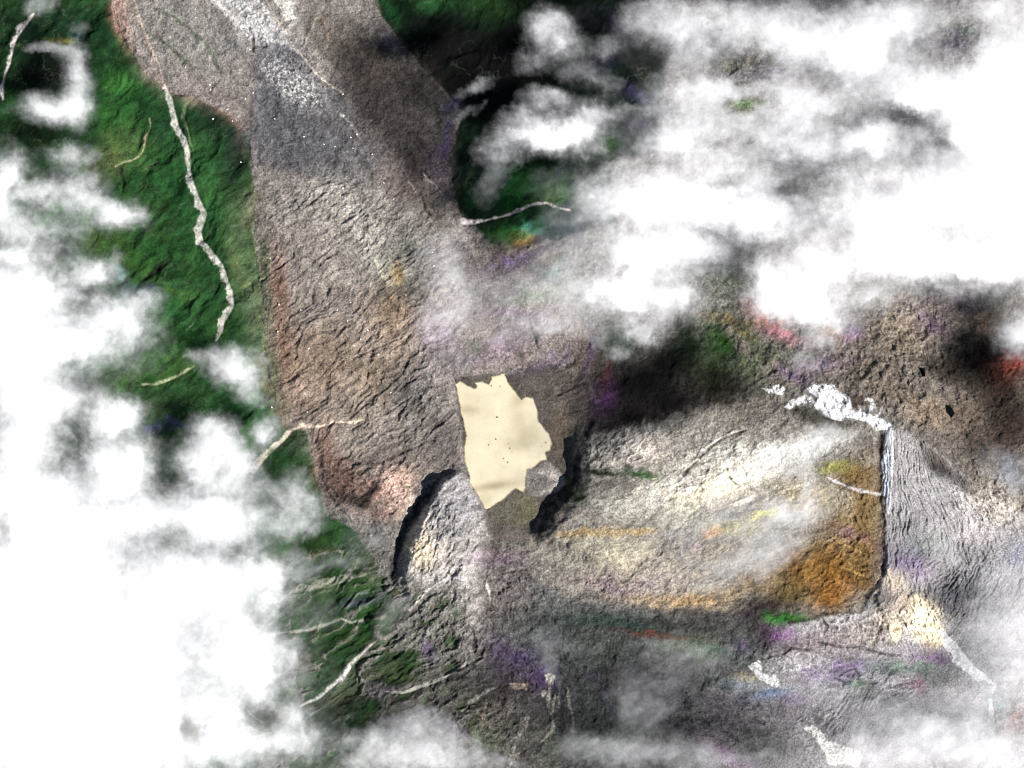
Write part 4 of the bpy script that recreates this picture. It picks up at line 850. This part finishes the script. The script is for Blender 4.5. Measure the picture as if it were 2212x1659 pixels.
def ground_z(x, y):
    ii = int(np.clip(np.searchsorted(ax_x, x), 0, NX - 1)); jj = int(np.clip(np.searchsorted(ax_y, y), 0, NY - 1))
    return float(hgt[jj, ii])


# ------------------------------------------------------------------ boulders
def plain(name, rgb, rough=.9, var=.2):
    m, nt, bsdf, out = new_mat(name)
    n1 = nt.nodes.new('ShaderNodeTexNoise'); n1.inputs['Scale'].default_value = .15
    geo = nt.nodes.new('ShaderNodeNewGeometry'); nt.links.new(geo.outputs['Position'], n1.inputs['Vector'])
    cr = nt.nodes.new('ShaderNodeValToRGB')
    c = lin(rgb)
    cr.color_ramp.elements[0].position = .3; cr.color_ramp.elements[1].position = .7
    cr.color_ramp.elements[0].color = (*[float(v) * (1 - var) for v in c], 1); cr.color_ramp.elements[1].color = (*[min(.9, float(v) * (1 + var)) for v in c], 1)
    nt.links.new(n1.outputs['Fac'], cr.inputs[0]); nt.links.new(cr.outputs[0], bsdf.inputs['Base Color'])
    bsdf.inputs['Roughness'].default_value = rough
    return m


import bmesh
def boulder_mesh(name, mat, seed, flat=.75):
    rnd = random.Random(seed)
    bm = bmesh.new(); bmesh.ops.create_icosphere(bm, subdivisions=3, radius=1.0)
    cuts = []
    for _ in range(11):
        v = mathutils.Vector((rnd.gauss(0, 1), rnd.gauss(0, 1), rnd.gauss(0, .8))).normalized()
        cuts.append((v, rnd.uniform(.55, .85)))
    for v in bm.verts:
        for n, d in cuts:
            k = v.co.dot(n)
            if k > d: v.co -= n * (k - d)
        v.co *= 1 + rnd.uniform(-.02, .02)
        v.co.z *= flat; v.co.x *= 1.15
    me = bpy.data.meshes.new(name); bm.to_mesh(me); bm.free(); me.materials.append(mat)
    return me


M_bp = plain('pale_boulder_stone', (232, 226, 216)); M_bd = plain('dark_lake_rock', (92, 84, 50))
pal = [boulder_mesh('boulder', M_bp, s) for s in (1, 2, 3)]
drk = [boulder_mesh('lake_rock', M_bd, s, .5) for s in (4, 5)]
rnd = random.Random(12)


def put(name, me, x, y, r, label, cat, group, sink=.25):
    o = bpy.data.objects.new(name, me)
    o.location = ((x - CX) * S, (CY - y) * S, ground_z(x, y) + r * (.5 - sink))
    o.scale = (r, r * rnd.uniform(.75, 1.0), r * rnd.uniform(.8, 1.1)); o.rotation_euler = (0, 0, rnd.uniform(0, 6.28))
    scene.collection.objects.link(o); tag(o, label, cat, group)


own = [(453, 183, 13, 'upper of the two touching pale boulders on the mauve debris flat'), (454, 193, 12, 'lower of the two touching pale boulders on the mauve debris flat'),
       (491, 236, 12, 'pale boulder between the touching pair and the edge of the dark forest wedge'), (502, 261, 9, 'pale boulder beside the edge of the dark forest wedge'),
       (422, 20, 9, 'lone pale boulder near the top of the grey debris flat')]
for x, y, r, lab in own:
    put('boulder', rnd.choice(pal), x, y, r, lab, 'boulder', 'pale boulders on the debris field')
spots = T(0, 0, [(1780, 770), (1970, 885), (2100, 935), (1200, 435), (1640, 600), (1560, 1050), (2180, 1210), (1380, 770), (2050, 660), (2170, 950), (1620, 320), (1590, 640)]) + \
    T(1, 0, [(10, 610), (15, 750), (60, 890), (75, 960), (100, 870), (275, 1185), (290, 1475), (590, 1635), (10, 1220), (200, 1000), (340, 1290)]) + \
    T(1, 1, [(40, 420), (418, 252), (125, 540), (320, 885), (230, 1155), (600, 65), (170, 480), (240, 640), (60, 300)]) + \
    T(0, 1, [(1950, 350), (1810, 315), (1800, 490), (2000, 600), (1990, 1010), (2185, 350), (1750, 15), (1760, 980)])
for k, (x, y) in enumerate(spots):
    put('boulder', pal[k % 3], x, y, rnd.uniform(9, 14), 'small pale boulder lying loose on the grey brown debris field', 'boulder', 'small loose boulders scattered over the debris')
lake_rocks = [((1010, 1045), 13, 'largest dark rock standing alone in the upper middle of the cream lake'),
              ((1002, 1188), 10, 'northernmost dark rock of the loose cluster in the middle of the cream lake'), ((955, 1225), 10, 'dark rock in the cream lake, westernmost of the loose southern cluster'), ((1092, 1246), 10, None), ((1050, 1312), 9, 'smaller upper one of two dark rocks south of the cream lake middle'), ((1078, 1337), 11, 'larger lower one of two dark rocks south of the cream lake middle'), ((1325, 1210), 9, 'dark rock close to the easternmost shore of the cream lake'),
              ((972, 842), 10, 'dark rock by the ragged top shore of the cream lake'), ((1030, 845), 8, 'small dark rock near the top right corner of the cream lake'), ((1300, 1235), 6, None), ((1085, 1215), 6, None)]
for (x, y), r, lab in lake_rocks:
    (x, y), = T(1, 1, [(x, y)])
    put('lake_rock', rnd.choice(drk), x, y, r, lab or 'small dark rock breaking the surface in the southern half of the cream lake', 'rock', 'dark rocks in the cream lake', .3)

# ------------------------------------------------------------------ clouds: closed bodies filled with an even, fully scattering volume
SIG = 0.05
def cloud_mat():
    m = bpy.data.materials.new('cloud_droplets'); m.use_nodes = True
    nt = m.node_tree; nt.nodes.remove(nt.nodes['Principled BSDF'])
    v = nt.nodes.new('ShaderNodeVolumeScatter')
    v.inputs['Color'].default_value = (1.0, 1.0, 1.0, 1)
    v.inputs['Density'].default_value = SIG
    v.inputs['Anisotropy'].default_value = -0.25
    nt.links.new(v.outputs[0], nt.nodes['Material Output'].inputs['Volume'])
    return m
M_cloud = cloud_mat()
CSTEP = 2.2


def build_cloud(idx, label, alt, blobs, holes=(), warp=1.0, streak=0.0, sang=-30, contrast=1.0, cat='cloud', name='cloud'):
    bl = np.array([b[:4] for b in blobs])
    x0 = (bl[:, 0] - bl[:, 2] * 1.9).min() - 40; x1 = (bl[:, 0] + bl[:, 2] * 1.9).max() + 40
    y0 = (bl[:, 1] - bl[:, 3] * 1.9).min() - 40; y1 = (bl[:, 1] + bl[:, 3] * 1.9).max() + 40
    x0 = max(x0, -420); y0 = max(y0, -320); x1 = min(x1, 2632); y1 = min(y1, 1980)
    xs = np.arange(x0, x1, CSTEP); ys = np.arange(y0, y1, CSTEP)
    X, Y = np.meshgrid(xs, ys)
    sd = 200 + idx * 17
    wx = fbm(X, Y, 80, 7, sd, gain=.68) * 24 * warp; wy = fbm(X, Y, 80, 7, sd + 3, gain=.68) * 24 * warp
    XX = X + wx; YY = Y + wy
    tau = np.zeros(X.shape, np.float32)
    for b in blobs:
        x, y, rx, ry, al = b[:5]; ang = b[5] if len(b) > 5 else 0
        ca, sa = math.cos(math.radians(ang)), math.sin(math.radians(ang))
        u = ((XX - x) * ca + (YY - y) * sa) / rx; v = (-(XX - x) * sa + (YY - y) * ca) / ry
        r2 = u * u + v * v
        tau = 1 - (1 - tau) * (1 - min(al, .995) * np.exp(-(r2 ** 1.35) * .8))
    tau = -np.log(1 - np.clip(tau, 0, .9995)) * (.52 + .3 * tau ** 6)
    det = fbm(X, Y, 60, 7, sd + 9, gain=.68)
    det = .6 * det - .75 * (fbm(X + wx * .5, Y + wy * .5, 44, 6, sd + 15, ridged=True, gain=.6) - .22) + .35 * fbm(X, Y, 26, 5, sd + 17, gain=.75)
    if streak:
        det = det * (1 - streak) + streak * fbm(X, Y, 20, 6, sd + 11, ang=sang, stretch=4)
    damp = 1 / (1 + (tau / 1.5) ** 2.2)
    tau = tau * np.exp(np.clip((.03 + 1.2 * damp) * contrast * det, -2.2, 1.2)) - .015
    for b in holes:
        x, y, rx, ry, al = b[:5]; ang = b[5] if len(b) > 5 else 0
        ca, sa = math.cos(math.radians(ang)), math.sin(math.radians(ang))
        u = ((XX - x) * ca + (YY - y) * sa) / rx; v = (-(XX - x) * sa + (YY - y) * ca) / ry
        tau *= 1 - al * np.exp(-(u * u + v * v) ** 1.5)
    cs_ = np.cumsum(np.cumsum(np.pad(tau, ((4, 3), (4, 3)), mode='edge'), 0), 1)
    bl_ = (cs_[7:, 7:] - cs_[:-7, 7:] - cs_[7:, :-7] + cs_[:-7, :-7]) / 49
    tau = np.where(((bl_ > .008) if bl_.shape == tau.shape else True) & (tau > .005), tau, 0)
    tau[0] = tau[-1] = 0; tau[:, 0] = tau[:, -1] = 0
    t = np.maximum(tau / SIG, .12)
    ny, nx = X.shape
    k = 1 - alt / H_CAM
    wxm = (X - CX) * S * k; wym = (CY - Y) * S * k
    base = alt + fbm(X, Y, 120, 3, sd + 13) * 25
    pos = tau > 0
    top = np.stack([wxm, wym, base + t * .72], -1).reshape(-1, 3)
    bot = np.stack([wxm, wym, base - t * .28], -1).reshape(-1, 3)
    N = nx * ny
    jj, ii = np.meshgrid(np.arange(ny - 1), np.arange(nx - 1), indexing='ij')
    a = (jj * nx + ii).ravel()
    q = np.stack([a, a + nx, a + nx + 1, a + 1], 1)
    p = pos.ravel()
    cell = p[q].any(1).reshape(ny - 1, nx - 1)
    cp = np.pad(cell, 1)
    q2 = q.reshape(ny - 1, nx - 1, 4)
    walls = []
    for (dy, dx, e0, e1) in ((0, -1, 0, 1), (1, 0, 1, 2), (0, 1, 2, 3), (-1, 0, 3, 0)):
        w = cell & ~cp[1 + dy:ny + dy, 1 + dx:nx + dx]
        v0 = q2[w][:, e0]; v1 = q2[w][:, e1]
        walls.append(np.stack([v1, v0, v0 + N, v1 + N], 1))
    q = q[cell.ravel()]
    allq = np.concatenate([q, q[:, ::-1] + N] + walls)
    co = np.concatenate([top, bot])
    used, inv = np.unique(allq.ravel(), return_inverse=True)
    ob = mesh_from(name, co[used], inv.reshape(-1, 4), M_cloud)
    tag(ob, label, cat, 'white clouds drifting over the mountain')
    return ob


CLOUDS = [
    ('small hook shaped white cloud over dark forest in the upper left corner', 620, [(150, 115, 26, 18, .6), (168, 150, 24, 34, .75), (115, 238, 66, 26, .93), (165, 215, 26, 50, .85), (100, 100, 40, 10, .5), (80, 215, 26, 20, .55), (90, 10, 30, 22, .6), (190, 190, 20, 40, .4), (170, 60, 22, 14, .25)],
     [(100, 150, 34, 30, .9)], .6, 0),
    ('patchy white cloud band on the left edge above the green slope', 560, [(150, 335, 46, 24, .7), (15, 375, 42, 48, .97), (0, 440, 40, 60, .97), (80, 420, 56, 34, .7), (150, 405, 66, 32, .72), (245, 465, 60, 28, .93), (185, 440, 50, 24, .8), (110, 490, 80, 30, .55), (40, 500, 60, 40, .7), (290, 470, 30, 18, .5), (90, 540, 80, 22, .5)],
     [(30, 405, 16, 16, .6), (80, 375, 30, 10, .6), (100, 460, 20, 14, .5)], .8, 0),
    ('large bright cloud on the left edge beside the green valley', 520, [(70, 640, 110, 76, .995), (200, 590, 56, 30, .93), (250, 680, 70, 44, .93), (140, 740, 150, 66, .99), (40, 800, 90, 60, .99), (310, 650, 34, 26, .7), (80, 860, 110, 44, .97), (30, 560, 50, 40, .9), (-60, 700, 120, 160, .99), (0, 560, 40, 20, .5), (290, 715, 34, 36, .6), (250, 560, 16, 18, .4)],
     [(190, 640, 16, 40, .5), (20, 570, 34, 18, .7)], .8, 0),
    ('small isolated white cloud below the end of the pale torrent', 480, [(480, 775, 50, 26, .55), (520, 800, 44, 30, .9), (440, 765, 30, 16, .4), (540, 840, 30, 30, .7), (480, 800, 30, 26, .6), (575, 870, 30, 12, .25)], [], .7, 0),
    ('bright cloud left of centre with a dark gap beside it', 500, [(230, 910, 44, 50, .95), (265, 890, 40, 34, .95), (280, 1000, 64, 66, .99), (50, 950, 100, 80, .99), (20, 1060, 100, 80, .99), (210, 1000, 40, 50, .9), (110, 880, 90, 40, .96), (120, 1070, 90, 50, .99), (250, 1060, 60, 40, .97)],
     [(160, 895, 26, 34, .85, -30), (165, 945, 10, 36, .6)], .8, 0),
    ('rounded bright cloud pushing against the dark green spur', 460, [(470, 950, 44, 40, .99), (510, 1000, 42, 46, .98), (430, 1000, 42, 56, .98), (575, 935, 26, 32, .85), (440, 920, 36, 20, .8), (480, 1050, 60, 34, .8), (560, 1060, 50, 26, .6), (640, 1080, 40, 34, .75), (620, 1140, 60, 24, .65), (660, 1110, 40, 30, .5), (540, 1110, 60, 26, .7), (640, 1040, 24, 34, .4)],
     [(540, 1020, 12, 10, .3)], .7, 0),
    ('vast blown out white cloud bank filling the lower left corner', 520, [(230, 1400, 300, 210, .999), (200, 1600, 330, 200, .999), (80, 1210, 220, 100, .99), (330, 1100, 120, 44, .9), (120, 1120, 160, 50, .97), (450, 1100, 90, 34, .9), (480, 1140, 90, 40, .93), (430, 1260, 150, 90, .999), (570, 1240, 50, 34, .97), (510, 1400, 60, 110, .99), (470, 1560, 60, 60, .97),
      (-50, 1400, 200, 300, .999), (590, 1290, 30, 40, .8), (575, 1380, 34, 40, .7), (560, 1440, 50, 50, .85), (500, 1600, 110, 50, .93), (640, 1600, 70, 30, .8), (620, 1550, 40, 30, .5), (250, 1130, 80, 40, .85), (560, 1490, 30, 30, .7), (610, 1420, 34, 30, .6), (640, 1540, 30, 30, .6)],
     [(415, 1580, 26, 34, .8), (8, 1130, 14, 60, .75), (60, 1170, 60, 20, .35), (350, 1085, 60, 30, .3), (560, 1560, 40, 26, .75)], .8, 0),
    ('thin pale veil over the wash below the green patch at lower left', 520, [(680, 1230, 70, 18, .5, -10), (760, 1210, 40, 16, .35), (640, 1210, 30, 26, .6), (700, 1330, 40, 30, .3), (850, 1330, 50, 24, .45, -45), (620, 1300, 24, 20, .6), (630, 1390, 30, 24, .45), (640, 1470, 36, 30, .45), (790, 1160, 50, 26, .3)], [], 1.0, .4),
    ('puffy white cloud standing right of the black forest hollow', 2100, [(1190, 290, 60, 34, .93), (1240, 290, 56, 44, .95), (1130, 290, 50, 30, .85), (1080, 325, 50, 32, .5), (1190, 215, 46, 18, .6), (1290, 250, 60, 30, .7), (1180, 60, 36, 34, .8), (1215, 90, 46, 34, .6), (1150, 130, 40, 30, .3), (1300, 180, 44, 20, .3), (1250, 150, 50, 24, .3),
      (1320, 100, 34, 20, .35), (1370, 40, 34, 30, .6), (1030, 185, 40, 14, .35, -20), (1380, 235, 40, 12, .3), (1130, 250, 40, 20, .6), (1430, 180, 24, 24, .35), (1000, 250, 40, 10, .25, -30)],
     [(1290, 40, 70, 22, .9, -50), (1385, 120, 44, 44, .85), (1345, 290, 40, 34, .85), (1260, 190, 30, 14, .6)], .9, 0),
    ('broad white cloud deck spreading over the whole upper right corner, with added unseen cloud past the right edge', 2200, [(1480, 110, 100, 60, .62), (1460, 40, 80, 50, .78), (1620, 50, 130, 50, .75), (1720, 90, 100, 60, .85), (1860, 110, 110, 90, .985), (1960, 40, 100, 50, .85), (2170, 160, 110, 110, .985), (2000, 200, 120, 70, .97), (2150, 20, 60, 40, .8),
      (1740, 230, 110, 60, .88), (1510, 220, 90, 50, .8), (1600, 280, 110, 40, .72), (1740, 320, 110, 40, .82), (1450, 300, 90, 50, .93), (1880, 300, 80, 44, .97), (2140, 300, 130, 90, .999), (2280, 200, 120, 300, .999), (1560, 190, 90, 20, .6), (1700, 180, 50, 30, .6), (2460, 960, 110, 70, .95), (2400, 800, 60, 80, .9)],  # last blobs: unseen cloud past the right edge, added to shadow the north-east rock
     [(1610, 142, 74, 30, .97, -8), (1610, 228, 42, 18, .97), (2080, 84, 60, 52, .93, -20), (1960, 255, 70, 20, .93, 20), (2035, 312, 44, 20, .97, 30), (1400, 130, 50, 60, .9), (1390, 280, 50, 40, .8), (1820, 250, 60, 16, .5), (1700, 400, 80, 26, .8), (1780, 170, 60, 20, .45), (1620, 320, 60, 14, .4), (1560, 100, 30, 20, .4)], 1.0, .2),
    ('bright cloud mass right of the green hollow in the upper middle', 2100, [(1400, 430, 110, 70, .98), (1370, 560, 80, 70, .985), (1500, 430, 120, 60, .95), (1640, 470, 120, 50, .93), (1350, 640, 80, 40, .93), (1480, 540, 90, 60, .93), (1450, 640, 60, 40, .9), (1560, 350, 100, 40, .8), (1300, 420, 50, 40, .6), (1290, 620, 50, 30, .6), (1380, 710, 40, 26, .75), (1330, 760, 20, 20, .4), (1440, 690, 40, 26, .6), (1650, 400, 60, 40, .8)],
     [(1720, 412, 64, 24, .97), (1560, 600, 50, 30, .75), (1345, 585, 10, 34, .6, 15), (1560, 400, 40, 14, .4), (1530, 510, 30, 14, .4)], .95, .15),
    ('heavy white cloud over the right edge above the rugged brown rock', 1100, [(1750, 590, 90, 80, .995), (1900, 450, 160, 110, .985), (2090, 420, 130, 130, .999), (1760, 670, 76, 44, .97), (1950, 560, 130, 60, .99), (2100, 570, 110, 50, .985), (2200, 540, 60, 80, .98), (2300, 450, 150, 200, .99), (1650, 600, 46, 44, .85), (1680, 650, 50, 34, .85), (1880, 640, 50, 30, .6), (1780, 740, 40, 24, .6), (1740, 790, 34, 20, .4), (1820, 700, 34, 24, .6)],
     [(1900, 410, 50, 20, .62), (1890, 470, 30, 16, .4), (1580, 590, 34, 30, .5)], .9, 0),
    ('small bright cloud at the right edge over the dark hollow', 700, [(2200, 720, 44, 34, .93), (2180, 750, 30, 20, .7), (2240, 700, 50, 60, .97)], [], .8, 0),
    ('thin translucent veil drifting over the rock above the lake', 700, [(960, 560, 44, 60, .42), (975, 640, 40, 50, .52), (965, 700, 50, 30, .5), (1100, 640, 110, 40, .30), (1110, 710, 90, 26, .28), (1230, 540, 70, 60, .5), (1250, 640, 70, 50, .55), (1210, 700, 70, 26, .42), (1240, 470, 60, 40, .5), (1200, 390, 50, 30, .35), (1060, 380, 26, 60, .25, 20), (1170, 600, 50, 40, .3), (1290, 730, 26, 20, .35), (920, 700, 30, 30, .3), (1000, 770, 60, 30, .12)], [], 1.1, .45),
    ('translucent streaky cloud lying across the cream crater floor', 1900, [(1760, 955, 90, 22, .72, -6), (1690, 1000, 90, 26, .6, -12), (1745, 1050, 18, 60, .6, 15), (1700, 1110, 50, 34, .72), (1640, 1120, 90, 26, .5, -8), (1540, 1090, 90, 22, .4, -10), (1660, 1180, 70, 40, .62), (1590, 1220, 70, 30, .5), (1500, 1150, 90, 30, .35), (1760, 1100, 50, 30, .45), (1450, 1230, 80, 30, .25), (1530, 1270, 50, 20, .25), (1800, 930, 60, 14, .4)], [], 1.1, .5),
    ('hazy white cloud on the right edge above the fluted flank', 600, [(2040, 1170, 26, 40, .5, -25), (2060, 1210, 26, 26, .5), (2160, 1310, 60, 40, .7), (2190, 1380, 60, 70, .85), (2130, 1380, 50, 50, .7), (2180, 1250, 60, 30, .5), (2170, 1480, 70, 50, .85), (2240, 1400, 60, 140, .95), (2190, 1030, 30, 50, .5), (2140, 1000, 30, 40, .3), (2010, 1060, 40, 16, .2)], [], 1.0, .3),
    ('wide white cloud across the lower right corner', 560, [(2090, 1600, 130, 50, .95), (1980, 1570, 90, 40, .78), (1950, 1640, 130, 40, .93), (2180, 1640, 120, 60, .99), (1850, 1620, 50, 50, .75), (2120, 1530, 60, 40, .7), (1900, 1530, 60, 30, .45), (1820, 1500, 40, 26, .25), (2020, 1500, 60, 24, .4), (1760, 1500, 50, 20, .2)], [(2160, 1530, 24, 24, .6), (2000, 1540, 30, 14, .4)], 1.0, .3),
    ('pinkish white cloud at the bottom edge below the curved stream', 600, [(830, 1600, 70, 34, .82), (900, 1560, 60, 30, .65), (920, 1620, 90, 40, .8), (880, 1650, 120, 30, .85), (1000, 1640, 70, 24, .7), (780, 1640, 40, 30, .6), (970, 1580, 30, 20, .4), (1080, 1650, 50, 14, .4)], [], .9, .2),
    ('soft grey cloud drifting over the slopes at the bottom centre', 620, [(1360, 1490, 40, 50, .5), (1400, 1540, 60, 40, .45), (1340, 1620, 80, 34, .7), (1440, 1630, 90, 34, .72), (1440, 1400, 60, 30, .35), (1520, 1420, 60, 30, .35), (1180, 1400, 30, 50, .3), (1260, 1620, 60, 30, .55), (1460, 1470, 50, 40, .4), (1250, 1400, 60, 20, .2), (1540, 1640, 60, 20, .5), (1640, 1640, 70, 16, .35), (1190, 1440, 18, 40, .35)], [(1460, 1560, 40, 14, .6)], 1.1, .4),
]
THIN = {7: .5, 14: .85, 15: .6, 16: .72, 17: .8, 18: .55}
for i, c in enumerate(CLOUDS):
    f = THIN.get(i, 1.0)
    build_cloud(i, c[0], c[1], [b[:4] + (b[4] * f,) + b[5:] for b in c[2]], c[3], c[4], c[5])
